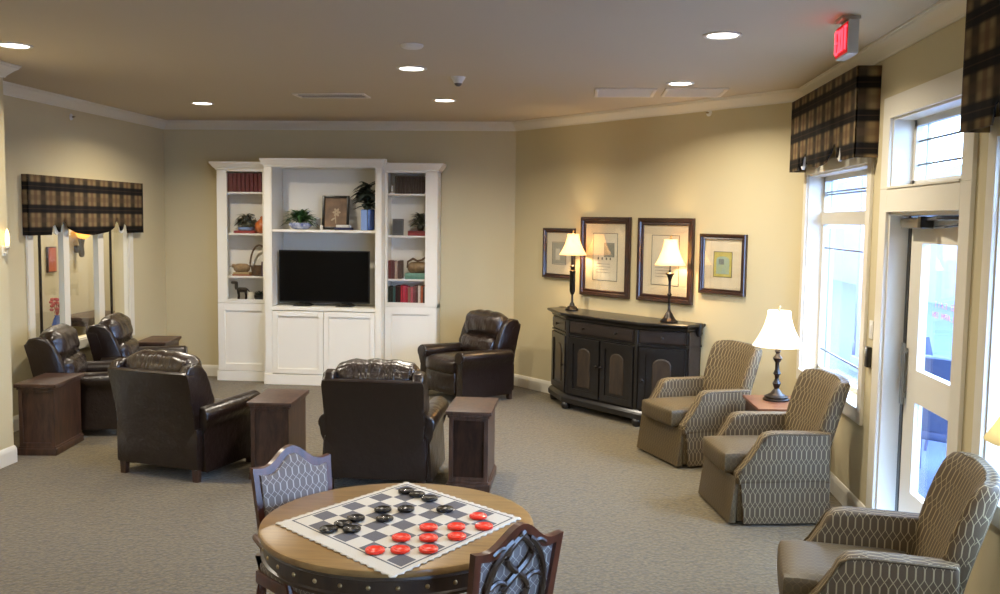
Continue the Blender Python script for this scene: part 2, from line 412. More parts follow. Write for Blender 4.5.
window_right(5, W_FILL, [(1.93, 2.03)])  # added window out of view, lets in fill daylight
# left interior window
o = bpy.data.objects.new('window_1', None); COL.objects.link(o); o['kind'] = 'structure'; o.location = (XL, 9.0, .68); off = Vector(o.location)
def PL(name, bm, mat):
    bmesh.ops.translate(bm, vec=-off, verts=bm.verts); return obj(name, bm, mat, o, smooth=False)
y0, y1, z0, z1 = W1; b = nb()
for a in ((y0-.09, y0, z0-.09, z1+.09), (y1, y1+.09, z0-.09, z1+.09), (y0, y1, z1, z1+.09), (y0, y1, z0-.09, z0)): box(b, XL, XL+.022, *a, .004)
PL('window_casing', b, M['trim'])
b = nb()
for a in ((y0, y0+.012, z0, z1), (y1-.012, y1, z0, z1), (y0, y1, z1-.012, z1), (y0, y1, z0, z0+.012)): box(b, XL-.045, XL, *a)
PL('window_reveal', b, M['trim'])
MU = [(8.64, 8.74), (9.29, 9.40)]
b = nb()
for ya, yb in MU: box(b, XL-.05, XL+.005, ya, yb, z0, z1)
PL('window_mullion', b, M['trim'])
b = nb()
for ya in (8.305, 9.62): box(b, XL-.05, XL-.03, ya, ya+.018, z0, z1)
PL('window_seam', b, M['porchblue'] if False else M['bronze'])
for ya, yb in ((y0, MU[0][0]), (MU[0][1], MU[1][0]), (MU[1][1], y1)):
    b = nb(); box(b, XL-.043, XL-.037, ya, yb, z0, z1); PL('window_glass', b, M['glass'])

# ---------------------------------------------------------------- door and transom
o = bpy.data.objects.new('door_1', None); COL.objects.link(o); o['kind'] = 'structure'; o.location = (XR, 5.315, 0); off = Vector(o.location)
def PD(name, bm, mat, par=None, **k):
    bmesh.ops.translate(bm, vec=-off, verts=bm.verts); return obj(name, bm, mat, par or o, smooth=False, **k)
y0, y1, _, z1 = D1; xd = XR+.115
b = nb(); bx = lambda a, c, d, e: box(b, XR-.022, XR, a, c, d, e, .004)
bx(y0-.13, y0, 0, 2.15); bx(y1, y1+.13, 0, 2.15); bx(y0, y1, 2.01, 2.15); PD('door_casing', b, M['trim'])
b = nb(); box(b, XR, XR+WT, y0, y0+.02, 0, z1); box(b, XR, XR+WT, y1-.02, y1, 0, z1); box(b, XR, XR+WT, y0, y1, z1-.02, z1)
PD('door_jamb', b, M['trim'])
b = nb(); box(b, xd-.006, xd+.04, y1-.064, y1-.015, 0, z1-.02); PD('door_gap_shade', b, M['black'])  # solid black strip put in for the shade in the door gap
GA, GB = (4.98, 5.60, 1.09, 1.83), (4.98, 5.60, .36, .90)
b = nb(); ya, yb = y0+.025, y1-.066
for a in ((ya, 4.98, .012, z1-.03), (5.60, yb, .012, z1-.03), (4.98, 5.60, .012, .36), (4.98, 5.60, .90, 1.09), (4.98, 5.60, 1.83, z1-.03)): box(b, xd, xd+.045, *a)
slab = PD('door_slab', b, M['trim'])
for g in (GA, GB):
    b = nb(); box(b, xd+.018, xd+.024, *g); q = PD('door_glass', b, M['glass'])
b = nb(); box(b, xd-.03, xd-.018, 5.74, 5.785, .86, 1.23, .004); box(b, xd-.02, xd, 5.75, 5.775, .90, .93); box(b, xd-.02, xd, 5.75, 5.775, 1.17, 1.20); PD('door_handle', b, M['grey_metal'])
b = nb(); box(b, xd-.075, xd-.005, 5.42, 5.76, 1.915, 1.975, .006); PD('door_closer', b, M['grey_metal'])
b = nb(); box(b, xd-.10, xd-.03, 5.36, 5.41, 1.92, 1.985, .004); tube(b, [(xd-.06, 5.40, 1.97), (xd-.10, 5.1, 1.975), (xd-.05, 4.86, 1.975)], .012); tube(b, [(xd-.04, 5.3, 1.925), (xd-.08, 5.05, 1.93), (xd-.04, 4.85, 1.95)], .008); PD('closer_arm', b, M['black'])
# faint red lettering on the outer face of the glass (reads from outside)
b = nb()
rnd = random.Random(3)
FONT = {'N': [(0, 0, 0, 1), (0, 1, 1, 0), (1, 0, 1, 1)], 'O': [(0, 0, 0, 1), (0, 1, 1, 1), (1, 1, 1, 0), (1, 0, 0, 0)], 'T': [(0, 1, 1, 1), (.5, 0, .5, 1)],
        'E': [(0, 0, 0, 1), (0, 1, 1, 1), (0, .5, .8, .5), (0, 0, 1, 0)], 'X': [(0, 0, 1, 1), (0, 1, 1, 0)], 'I': [(.5, 0, .5, 1)], 'A': [(0, 0, .5, 1), (.5, 1, 1, 0), (.25, .4, .75, .4)],
        'R': [(0, 0, 0, 1), (0, 1, 1, 1), (1, 1, 1, .5), (1, .5, 0, .5), (.4, .5, 1, 0)], 'M': [(0, 0, 0, 1), (0, 1, .5, .4), (.5, .4, 1, 1), (1, 1, 1, 0)], 'L': [(0, 1, 0, 0), (0, 0, 1, 0)]}
def letters(bm, text, place, w, h, gap, th):
    x = 0
    for ch in text:
        for (a, c, d, e) in FONT.get(ch, []):
            p, q = place(x+a*w, c*h), place(x+d*w, e*h); tube(bm, [p, q], th, 6)
        x += w+gap

# ---------------------------------------------------------------- hall behind the left window
HX, HY = -7.0, 15.0
b = nb(); box(b, HX-.1, XL-.16, 5.0, HY, -.05, 0); box(b, XL-.16, XL, YB+WT, HY, -.05, 0); tag(struct('floor_hall', b, M['carpet']))
b = nb(); box(b, HX-.1, XL-.16, 5.0, HY, 2.75, 2.85); box(b, XL-.16, XL, YB+WT, HY, 2.75, 2.85); struct('ceiling_hall', b, M['ceiling'])
b = nb(); box(b, HX-.1, HX, 5.0, HY, 0, 2.75); struct('wall_hall_left', b, M['hall_wall'])
b = nb(); box(b, HX-.1, XL, HY, HY+.1, 0, 2.75); struct('wall_hall_end', b, M['hall_wall'])
b = nb(); box(b, XL-.16, XL, YB+WT, HY, 0, 2.75); struct('wall_hall_right', b, M['hall_wall'])
b = nb(); box(b, HX-.1, XL-.16, 5.0, 5.1, 0, 2.75); struct('wall_hall_front', b, M['hall_wall'])
area_lamp('hall_fill_light', (-6.1, 9.6, 2.7), .5, 42, (1, .9, .74)); area_lamp('hall_fill_light', (-6.1, 12.6, 2.7), .5, 42, (1, .9, .74))  # unseen lamps without fixtures, added to brighten the hall
def sconce(loc, rz, label, pw=3.0):
    t = thing('wall_sconce', label, 'wall lamp', loc, rz)
    b = nb(); lathe(b, [(.02, -.26), (.035, -.24), (.04, -.2), (.03, -.1), (.045, -.02), (.05, 0)], 14, (0, -.09, 0)); box(b, -.035, .035, -.085, 0, -.2, -.1, .006); obj('sconce_body', b, M['bronze'], t)
    b = nb(); lathe(b, [(.03, -.01), (.075, .02), (.10, .07), (.115, .13), (.105, .13), (.09, .07), (.06, .03), (.02, .01)], 18, (0, -.118, 0)); obj('sconce_bowl', b, M['ambershade'], t)
    d = bpy.data.lights.new('bulb', 'POINT'); d.energy = pw; d.color = LAMP_COL; d.shadow_soft_size = .03; q = bpy.data.objects.new('bulb', d); COL.objects.link(q); q.parent = t; q.location = (0, -.118, .12)
    return t
M['ambershade'] = glow('amber_glass', (255, 176, 70), 1.6, (230, 190, 120))
sconce((HX, 12.38, 1.60), -PI/2+PI, 'amber glass wall sconce glowing in the hall behind the left window')
t = thing('candle_sconce', 'slim lit candle sconce on the corner wall at the far left edge', 'wall lamp', (XN, YJ-.06, 1.69), PI/2)
b = nb(); box(b, -.02, .02, -.008, 0, -.08, .0, .003); tube(b, [(0, 0, -.05), (0, -.03, -.06), (0, -.035, -.03)], .006, 6); lathe(b, [(.01, -.03), (.02, -.015), (.018, 0)], 12, (0, -.035, 0)); obj('sconce_body', b, M['trim'], t)
b = nb(); lathe(b, [(.012, 0), (.016, .03), (.014, .09), (.003, .125)], 12, (0, -.035, 0)); obj('candle_bulb', b, glow('candle_glass', (255, 214, 150), 5), t)
t = thing('hall_console', 'dark low console table in the hall seen through the middle pane of left window', 'console table', (HX+.25, 12.3, 0))
b = nb(); box(b, -.24, .24, -.5, .5, .52, .56, .005); obj('table_top', b, M['darkwood'], t)
b = nb(); box(b, -.2, .2, -.45, .45, .44, .52); obj('apron', b, M['darkwood'], t)
for sx in (-.2, .2):
    for sy in (-.45, .45): b = nb(); box(b, sx-.02, sx+.02, sy-.02, sy+.02, 0, .44); obj('leg', b, M['darkwood'], t)
t = thing('hall_picture', 'tall rust orange picture on the hall wall beyond the left window', 'picture', (HX, 11.76, 1.33), -PI/2+PI)
b = nb(); box(b, -.10, .10, -.03, 0, -.17, .17, .004); obj('picture_frame', b, M['frame'], t); b = nb(); box(b, -.085, .085, -.034, -.028, -.155, .155); obj('picture_print', b, M['rust'], t)
t = thing('flower_vase', 'vase of red flowers on a slim stand in the hall beyond the left window', 'flowers', (HX+.2, 11.55, 0))
b = nb(); box(b, -.15, .15, -.15, .15, .40, .43, .004); lathe(b, [(.12, 0), (.1, .02), (.03, .05), (.03, .38), (.08, .40)], 14); obj('plant_stand', b, M['darkwood'], t)
b = nb(); lathe(b, [(.04, .43), (.07, .48), (.05, .56), (.03, .60), (.035, .62)], 14); obj('vase', b, M['bluevase'], t)
b = nb()
for i in range(16):
    a = rnd.uniform(0, 2*PI); q = rnd.uniform(.02, .09); z = rnd.uniform(.68, .84); soft(b, (q*math.cos(a), q*math.sin(a), z), (.05, .05, .04), .02, n=2); tube(b, [(0, 0, .6), (q*.6*math.cos(a), q*.6*math.sin(a), z-.02)], .003, 4)
obj('blossoms', b, M['flower'], t)

# ---------------------------------------------------------------- outside
b = nb(); box(b, XR+WT, 30, -12, 45, -.2, -.06); struct('ground_outside', b, M['snow'])
b = nb(); box(b, 9.0, 9.3, 2, 40, -.06, 3.4); struct('wall_neighbour', b, M['siding'])
def post(y, x=3.6, w=.3, label='', mat='siding', nm='porch_post'):
    b = nb(); box(b, x-w/2, x+w/2, y-w/2, y+w/2, .1, 3.2, .01); t = thing(nm, label, 'post', (0, 0, -.06))
    obj('shaft', b, M[mat], t); b = nb(); box(b, x-w*.65, x+w*.65, y-w*.65, y+w*.65, 0, .2, .01); obj('base', b, M[mat], t); b = nb(); box(b, x-w*.65, x+w*.65, y-w*.65, y+w*.65, 3.1, 3.3, .01); obj('cap', b, M[mat], t)
post(12.9, 3.9, .34, 'square white porch post outside the tall window beside the door')
post(14.6, 4.2, .10, 'slim dark blue post outside at the right edge of the tall window', 'porchblue', 'railing_post')
post(10.6, 4.4, .34, 'square grey porch post outside seen through the transom', 'outgrey')
def patio_chair(loc, rz, label):
    t = thing('patio_chair', label, 'chair', loc, rz, 'patio chairs outside the door')
    b = nb(); soft(b, (0, 0, .40), (.52, .52, .08), .03, n=3); obj('seat', b, M['porchblue'], t)
    b = nb(); soft(b, (0, .27, .72), (.52, .08, .62), .035, n=3, rx=-.2); obj('backrest', b, M['porchblue'], t)
    for sx in (-.27, .27):
        b = nb(); tube(b, [(sx, -.26, .6), (sx, .24, .6)], .018); tube(b, [(sx, -.26, .6), (sx, -.28, 0)], .015); obj('arm', b, M['porchblue'], t)
        b = nb(); tube(b, [(sx, .24, .6), (sx, .30, 0)], .015); obj('leg', b, M['porchblue'], t)
    return t
p0 = patio_chair((2.8, 7.45, -.06), 2.4, 'dark blue patio chair outside behind the lower door glass')
dup(p0, (3.35, 8.75, -.06), 1.6, 'dark blue patio chair outside behind the upper door glass')

# ---------------------------------------------------------------- media wall unit
YF, YS = 10.44, 10.60
def ring_panel(bm, x0, x1, z0, z1, y, w=.055, d=.02):     # shaker door: frame + recessed field
    box(bm, x0, x1, y+.008, y+.02, z0, z1)
    for a in ((x0, x0+w, z0, z1), (x1-w, x1, z0, z1), (x0+w, x1-w, z0, z0+w), (x0+w, x1-w, z1-w, z1)): box(bm, a[0], a[1], y-d*.3, y+.018, a[2], a[3], .003)
def cornice(bm, x0, x1, yf, yb, z0, h=.095, o=.065, left=True, right=True):
    pr = [(0, 0), (.012, .005), (.014, .02), (.03, .03), (.05, .06), (.062, .075), (.065, .095), (0, .095)]
    loops = []
    for off, z in pr[:-1]:
        off *= o/.065
        l_, r_ = (off if left else 0), (off if right else 0); loops.append([(x0-l_, yb, z0+z), (x0-l_, yf-off, z0+z), (x1+r_, yf-off, z0+z), (x1+r_, yb, z0+z)])
    loft(bm, loops)
def tower_unit(x0, x1, label, left):
    yf, yb = YS, YB-.012; t = thing('bookcase', label, 'bookcase', ((x0+x1)/2, yb, 0)); off = Vector(t.location)
    def P(name, bm, mat, par=t): bmesh.ops.translate(bm, vec=-off, verts=bm.verts); return obj(name, bm, mat, par, smooth=False)
    th = .028; b = nb()
    for a in ((x0, x0+th, yf+.02, yb, .02, 2.47), (x1-th, x1, yf+.02, yb, .02, 2.47), (x0, x1, yb-.015, yb, .02, 2.47), (x0, x1, yf+.02, yb, 2.45, 2.47), (x0, x1, yf+.02, yb, .90, .945), (x0, x1, yf+.02, yb, .10, .13)): box(b, *a)
    P('carcass', b, M['white'])
    b = nb(); box(b, x0-.012*left, x1+.012*(not left), yf-.012, yb, 0, .115, .004); P('plinth', b, M['white'])
    b = nb(); cornice(b, x0, x1, yf, yb, 2.465, left=left, right=not left); P('cornice', b, M['white'])
    for z in (1.215, 1.715, 2.195): b = nb(); box(b, x0+th, x1-th, yf+.03, yb-.015, z, z+.02); P('shelf', b, M['white'])
    gx0, gx1 = x0+.125, x1-.072
    if not left: gx0, gx1 = x0+.034, x1-.14
    b = nb()
    for a in ((x0+.004, gx0, .925, 2.46), (gx1, x1-.004, .925, 2.46), (gx0, gx1, .925, .965), (gx0, gx1, 2.45, 2.465)): box(b, a[0], a[1], yf, yf+.02, a[2], a[3])
    for a in ((gx0-.012, gx0, .953, 2.462), (gx1, gx1+.012, .953, 2.462), (gx0, gx1, .953, .965)): box(b, a[0], a[1], yf-.006, yf+.01, a[2], a[3], .002)
    d = P('door', b, M['white']); b = nb(); box(b, gx0, gx1, yf+.008, yf+.012, .96, 2.455); g = P('door_glass', b, M['glass'], d)
    b = nb(); box(b, x0+.004, x1-.004, yf+.012, yf+.02, .12, .92); ring_panel(b, x0+.004, x1-.004, .12, .915, yf, .085); P('cabinet_door', b, M['white'])
    return gx0, gx1
CX0, CX1 = -3.64, -2.275
LG = tower_unit(-4.262, CX0, 'tall white glass-door bookcase left of the television unit', True)
RG = tower_unit(CX1, -1.665, 'tall white glass-door bookcase right of the television unit', False)
t = thing('media_cabinet', 'white middle cabinet with open niche holding the television', 'cabinet', ((CX0+CX1)/2, YB-.012, 0)); off = Vector(t.location)
def PM(name, bm, mat, par=None): bmesh.ops.translate(bm, vec=-off, verts=bm.verts); return obj(name, bm, mat, par or t, smooth=False)
yb = YB-.012; b = nb(); e = .0015
NX0, NX1 = -3.55, -2.35
for a in ((CX0+e, NX0, YF, yb, .02, 2.50), (NX1, CX1-e, YF, yb, .02, 2.50), (NX0, NX1, yb-.015, yb, .02, 2.5), (NX0, NX1, YF+.004, yb, 2.495, 2.52), (NX0, NX1, YF+.004, yb, .865, .905), (NX0, NX1, YF+.03, yb, .1, .13)): box(b, *a)
PM('carcass', b, M['white'])
b = nb()
for x0, x1 in ((CX0+e, NX0), (NX1, CX1-e)):
    box(b, x0+.012, x1-.012, YF-.006, YF+.004, .16, 2.44, .003)
PM('pilaster', b, M['white'])
b = nb(); box(b, CX0-.01, CX1+.01, YF-.014, YS-.02, 0, .12, .004); box(b, CX0+e, CX1-e, YF+.01, yb, 0, .1); PM('plinth', b, M['white'])
b = nb(); cornice(b, CX0, CX1, YF, YS-.072, 2.50, o=.04); box(b, CX0+e, CX1-e, YS-.08, yb, 2.50, 2.58); box(b, CX0+e, CX1-e, YF, yb, 2.50, 2.512); PM('cornice', b, M['white'])
b = nb(); box(b, NX0, NX1, YF+.02, yb-.015, 1.762, 1.79, .002); PM('shelf', b, M['white'])
xm = (NX0+NX1)/2
for x0, x1 in ((NX0+.003, xm-.003), (xm+.003, NX1-.003)):
    b = nb(); ring_panel(b, x0, x1, .13, .855, YF, .06); PM('cabinet_door', b, M['white'])
# television
t = thing('television', 'black flat-screen television standing in the white cabinet niche', 'television', (-2.985, YF+.16, .906))
b = nb(); box(b, -.535, .535, -.01, .03, .035, .645, .006); box(b, -.3, .3, .02, .07, .1, .45, .02); obj('television_body', b, M['black'], t)
b = nb(); box(b, -.522, .522, -.0125, -.009, .055, .632); obj('screen', b, M['screen'], t)
for s in (-1, 1): b = nb(); prism(b, [(s*.25-.02, .04), (s*.25+.02, .04), (s*.25+.10, .006), (s*.25+.10, 0), (s*.25-.10, 0), (s*.25-.10, .006)], 'y', -.08, .10, .002); obj('television_foot', b, M['black'], t)

# ---------------------------------------------------------------- books and ornaments
def book(x, y, z, w, h, d, rgb, label, group, flat=False, rz=0, tilt=0):
    t = bmesh.new(); b = nb()
    if flat: box(b, -w/2, w/2, -d/2, d/2, 0, h, .004)
    else:
        prism(b, [(-w/2, -d*.42), (-w*.35, -d*.49), (0, -d/2), (w*.35, -d*.49), (w/2, -d*.42), (w/2, d/2), (-w/2, d/2)], 'z', 0, h)
        for q in (.12, .3, .7, .88): box(b, -w*.5, w*.5, -d*.508, -d*.40, h*q-.003, h*q+.003, .001)
    t.free(); o = obj('book', b, book_mat(rgb), None); o.location = (x, y, z+.0008); o.rotation_euler = (0, tilt, rz); o['label'] = label; o['category'] = 'book'
    if group: o['group'] = group
    return o
def row(x0, x1, z, cols, hs, label, group, y=10.72, d=.17, glab=None):
    n = len(cols); w = (x1-x0)/n; x = x0
    src = None
    for i, c in enumerate(cols):
        lb = glab[i] if glab else label
        book(x+w/2, y, z, w*.94, hs[i % len(hs)], d, c, lb, group); x += w
gx0, gx1 = LG; a0, a1 = gx0-.04, gx1+.03
row(a0, a1, 2.215, [(104, 34, 40)]*10, [.215], 'burgundy bound book in the even row on the top shelf of the left bookcase', 'burgundy books on the top left shelf')
gx2, gx3 = RG; c0, c1 = gx2-.003, gx3+.05
row(c0+.075, c1-.075, 2.215, [(66, 48, 42)]*11, [.20], 'dark brown bound book in the even row on the top shelf of right bookcase', 'dark brown books on the top right shelf')
def horse_end(x, label):
    b = nb(); box(b, -.022, .022, -.03, .03, 0, .012, .003); soft(b, (0, 0, .045), (.03, .05, .05), .014, n=3); soft(b, (0, -.02, .08), (.022, .04, .035), .01, n=3, rx=.5); o = obj('bookend', b, M['plate']); o.location = (x, 10.668, 2.216); tag(o, label, 'bookend')
horse_end(c0+.045, 'small white bookend at the left end of the dark top-shelf books'); horse_end(c1-.045, 'small white bookend at the right end of the dark top-shelf books')
def leaf(bm, base, d, L, w, droop=.3, up=Vector((0, 0, 1))):
    d = d.normalized(); s = d.cross(up)
    s = s.normalized() if s.length > .05 else Vector((1, 0, 0)); n = 5; vs = []
    for i in range(n+1):
        f = i/n; c = base+d*L*f-up*droop*L*f*f; ww = w*math.sin(PI*min(1, f*.92+.08))*.5
        vs.append((bm.verts.new(c-s*ww), bm.verts.new(c+up*ww*.25), bm.verts.new(c+s*ww)))
    for a, b_ in zip(vs[:-1], vs[1:]): bm.faces.new((a[0], a[1], b_[1], b_[0])); bm.faces.new((a[1], a[2], b_[2], b_[1]))
def plant(name, label, loc, pot, potmat, h, rad, nl, leafmat, lw, up=(.2, 1.0), stemh=.0, droop=.5, ymax=.11, ymin=-.07, xmin=-9, xmax=9):
    t = thing(name, label, 'plant', loc)
    b = nb(); lathe(b, pot, 20); obj('pot', b, M[potmat], t)
    b = nb(); lathe(b, [(pot[-1][0]*.55, pot[-1][1]-.006), (.0005, pot[-1][1]-.004)], 12); obj('soil', b, M['soil'], t)
    b = nb(); r_ = random.Random(hash(len(label)) % 997); top = pot[-1][1]-.005
    for i in range(nl):
        a = r_.uniform(0, 2*PI); el = r_.uniform(*up); bz = top+stemh*r_.random(); L = rad*r_.uniform(.6, 1.05)
        d = Vector((math.cos(a), math.sin(a)*.6, el)); base = Vector((math.cos(a)*.02, math.sin(a)*.015, bz)); tube(b, [(0, 0, top-.01), tuple(base)], .003, 4); leaf(b, base, d, L, lw*r_.uniform(.8, 1.2), droop)
    for v in b.verts: v.co.y = max(ymin, min(ymax, v.co.y)); v.co.x = max(xmin-loc[0], min(xmax-loc[0], v.co.x)); v.co.z = max(.02, v.co.z)
    obj('foliage', b, M[leafmat], t); return t
# centre shelf
zs = 1.791
plant('potted_fern', 'bushy green fern in a blue and white bowl on the middle shelf', (-3.27, 10.62, zs), [(.06, 0), (.10, .01), (.135, .045), (.13, .075), (.12, .078)], 'bluewhite', .25, .27, 150, 'leaf', .03, (.15, 1.7), .07, ymin=-.16, xmin=NX0+.01, xmax=-3.055)
t = thing('framed_picture', 'black framed picture of a pale flower standing on the middle shelf', 'picture', (-2.885, 10.72, zs+.003)); t.rotation_euler = (-.12, 0, 0)
b = nb(); W_, H_ = .16, .395
for a in ((-W_, -W_+.03, 0, H_), (W_-.03, W_, 0, H_), (-W_+.03, W_-.03, 0, .03), (-W_+.03, W_-.03, H_-.03, H_)): box(b, a[0], a[1], -.012, .012, a[2], a[3], .004)
obj('picture_frame', b, M['black'], t)
b = nb(); box(b, -W_+.03, W_-.03, -.002, .008, .03, H_-.03); obj('picture_print', b, plain('brown_print', (150, 118, 88), .6, rgb2=(104, 84, 66), vscale=9), t)
b = nb()
def ell(bm, cx, cz, rx, rz, y0, y1, tilt=0, n=18):
    prism(bm, [(cx+rx*math.cos(a)*math.cos(tilt)-rz*math.sin(a)*math.sin(tilt), cz+rx*math.cos(a)*math.sin(tilt)+rz*math.sin(a)*math.cos(tilt)) for a in [2*PI*i/n for i in range(n)]], 'y', y0, y1)
for i in range(6): a = PI*i/3; ell(b, .01+.026*math.cos(a), .20+.030*math.sin(a), .022, .013, -.0045-.0003*i, 0, a)
ell(b, .0, .12, .006, .055, -.0045, 0, .1); ell(b, -.03, .12, .028, .010, -.0045, 0, .6)
obj('painted_flower', b, plain('pale_petal_paint', (188, 166, 134), .7), t)
book(-2.74, 10.56, zs, .19, .028, .13, (40, 44, 78), 'navy blue book lying flat under a white one before the picture', None, flat=True)
book(-2.745, 10.56, zs+.028, .15, .03, .11, (222, 218, 206), 'white book lying on a navy book before the black framed picture', None, flat=True)
b = nb(); lathe(b, [(.014, 0), (.02, .01), (.016, .03), (.02, .04), (.012, .055)], 12); o = obj('figurine', b, M['plate']); o.location = (-2.995, 10.53, zs); tag(o, 'tiny white ornament beside the blue and white fern bowl', 'ornament')
plant('tall_leafy_plant', 'dark broad-leaved plant in a tall blue vase on the middle shelf', (-2.48, 10.66, zs), [(.06, 0), (.075, .01), (.07, .12), (.075, .235), (.07, .24)], 'bluevase', .5, .22, 70, 'darkleaf', .085, (-.2, 1.0),   .30, .45, ymin=-.085, xmax=NX1-.01)
b = nb(); box(b, -.035, .035, -.035, .035, 0, .235, .006); o = obj('vase', b, M['palevase']); o.location = (-2.495, 10.535, zs); tag(o, 'pale blue square vase in front of the tall blue plant vase', 'vase')
# left bookcase
xm = (gx0+gx1)/2
book(xm-.03, 10.725, 1.735, .25, .03, .16, (150, 46, 48), 'red book lying flat under the small tree plant in left bookcase', None, flat=True)
plant('bonsai_plant', 'small dark green tree plant in a pale dish on the left bookcase', (xm-.035, 10.737, 1.766), [(.08, 0), (.095, .01), (.10, .035), (.09, .04)], 'palevase', .2, .15, 110, 'darkleaf', .035, (-.2, .8), .15, xmin=-4.228, xmax=gx1-.14, ymax=.09)
b = nb(); lathe(b, [(.03, 0), (.06, .015), (.082, .06), (.078, .11), (.045, .15), (.018, .175), (.022, .19), (.01, .2)], 20); o = obj('vase', b, M['orange']); o.location = (gx1-.052, 10.72, 1.736); tag(o, 'round orange vase at the right of the left bookcase', 'vase')
t = thing('basket', 'dark wicker basket with tall arched handle in the left bookcase', 'basket', (gx1-.088, 10.732, 1.236))
b = nb(); lathe(b, [(.07, 0), (.085, .01), (.10, .10), (.105, .12), (.098, .12), (.08, .02)], 20); obj('basket_body', b, M['wicker'], t)
b = nb(); tube(b, [(.115*math.cos(a), 0, .10+.26*math.sin(a)) for a in [PI*i/16 for i in range(17)]], .011, 8); obj('basket_handle', b, M['wicker'], t)
book(gx1-.004, 10.638, 1.236, .05, .17, .035, (66, 38, 66), 'dark purple book standing before the wicker basket', None)
for i, c in enumerate(((160, 96, 66), (176, 150, 96))): book(xm-.07, 10.718, 1.235+i*.0205, .21-.02*i, .02, .15, c, ['rust coloured book lying lowest under the tan carving', 'straw coloured book lying directly under the tan carving'][i], None, flat=True)
t = thing('carved_duck', 'tan carved bird ornament lying on two flat books in left bookcase', 'ornament', (xm-.085, 10.718, 1.2785))
b = nb(); soft(b, (0, 0, .045), (.20, .09, .09), .044, (0, 0, .01), n=5); obj('bird_body', b, M['tan'], t); b = nb(); soft(b, (-.10, 0, .07), (.05, .04, .045), .02, n=4); soft(b, (-.13, 0, .065), (.035, .02, .014), .006, n=2); obj('bird_head', b, M['tan'], t)
t = thing('horse_figurine', 'dark horse figurine on the bottom glass shelf of left bookcase', 'figurine', (xm-.085, 10.72, .946))
b = nb(); soft(b, (0, 0, .12), (.13, .05, .06), .025, n=4); soft(b, (-.07, 0, .17), (.04, .035, .10), .017, n=3, rx=0); soft(b, (-.10, 0, .205), (.07, .03, .035), .014, n=3)
for dx in (-.045, .045):
    for dy in (-.015, .015): tube(b, [(dx, dy, .10), (dx+.004, dy, .05), (dx, dy, 0)], [.013, .009, .009], 6)
tube(b, [(.065, 0, .13), (.09, 0, .10), (.09, 0, .05)], .007, 5); obj('horse_body', b, M['bronze'], t)
b = nb(); lathe(b, [(.025, 0), (.036, .02), (.04, .06), (.032, .09), (.025, .10)], 16); o = obj('jar', b, M['paper']); o.location = (xm+.04, 10.662, .946); tag(o, 'small pale jar on the bottom shelf beside the dark horse', 'jar')
t = plant('trailing_plant', 'low dark trailing plant in a black bowl on the bottom left shelf', (gx1-.09, 10.73, .946), [(.04, 0), (.06, .02), (.07, .06), (.06, .062)], 'black', .1, .11, 50, 'darkleaf', .03, (-.1, .9), .03, xmin=gx1-.14, xmax=-3.685, ymin=-.01)
# right bookcase
xm = (gx2+gx3)/2
b = nb(); box(b, -.065, .065, -.012, .012, 0, .19, .004); t = thing('photo_frame', 'grey blank photo frame standing on the right bookcase shelf', 'picture frame', (gx2+.10, 10.70, 1.738)); t.rotation_euler = (-.1, 0, 0); obj('frame_body', b, plain('pewter', (92, 92, 96), .5), t)
b = nb(); box(b, -.048, .048, -.0135, -.01, .02, .17); obj('frame_print', b, plain('dim_print', (66, 68, 74), .5), t)
for i, c in enumerate(((140, 40, 44), (118, 34, 40))): book(gx3-.09, 10.718, 1.735+.028*i, .24, .028, .15, c, ['red book lying lowest under the dark plant in the right bookcase', 'deep red book lying directly under the dark plant in right bookcase'][i], None, flat=True)
plant('bushy_plant', 'dark bushy plant in a small pot on red books in right bookcase', (gx3-.075, 10.72, 1.7925), [(.025, 0), (.035, .01), (.045, .055), (.04, .058)], 'black', .2, .14, 110, 'darkleaf', .04, (-.1, 1.3), .12, xmax=-1.70)
row(gx2-.003, gx2+.15, 1.235, [(120, 50, 50), (96, 40, 46), (180, 150, 130), (86, 60, 56)], [.21, .205, .2, .21], '', None, glab=['brick red upright book, leftmost beside the driftwood bowl', 'maroon upright book, second from the left beside driftwood bowl', 'beige upright book, third of four beside the driftwood bowl', 'brown upright book nearest to the striped gourd bowl'])
for i, c in enumerate(((88, 136, 120), (112, 156, 138))): book(gx3-.11, 10.718, 1.235+.034*i, .26, .034, .15, c, ['sea green book lying lowest under the striped gourd', 'pale green book lying directly under the striped gourd'][i], None, flat=True)
t = thing('gourd_bowl', 'striped tan gourd ornament with dark driftwood branch on green books', 'ornament', (gx3-.10, 10.70, 1.3065))
b = nb(); soft(b, (0, 0, .06), (.24, .11, .12), .055, (0, 0, .01), n=6); obj('gourd', b, M['shell'], t)
b = nb(); tube(b, [(-.12, -.03, .06), (-.11, -.04, .13), (-.05, -.04, .165), (0, -.04, .14), (.05, -.03, .15), (.09, -.03, .18), (.12, -.03, .17)], [.008, .012, .015, .012, .012, .012, .006], 7); obj('branch', b, M['wicker'], t)
cols = [(48, 58, 50), (44, 50, 46), (70, 110, 110), (60, 26, 34), (60, 40, 44), (190, 44, 62), (208, 60, 80), (176, 36, 52), (150, 120, 96), (200, 92, 104), (124, 60, 66), (96, 60, 54), (226, 214, 196), (184, 92, 52), (60, 50, 52), (88, 60, 70)]
nm = ['dark green book at the far left end', 'blackish green book second from the left end', 'teal book among dark spines near the left end', 'dark plum book left of the bright red books', 'dusky brown book touching the first bright red book', 'bright red book, first of three', 'pinkish red book, middle of three bright spines', 'crimson book, last of three bright spines', 'tan book between crimson and rose spines', 'rose pink book right of the tan spine', 'dull maroon book right of the rose one', 'brown book just left of the white spine', 'white-spined book, the only white one', 'orange-brown book right of the white spine', 'charcoal book right of the orange-brown one', 'dusky mauve book at the far right end']
row(gx2-.003, gx3+.03, .945, cols, [.2, .19, .195, .21, .2, .215, .21], '', None, glab=[s+' of the lowest bookcase shelf' for s in nm])

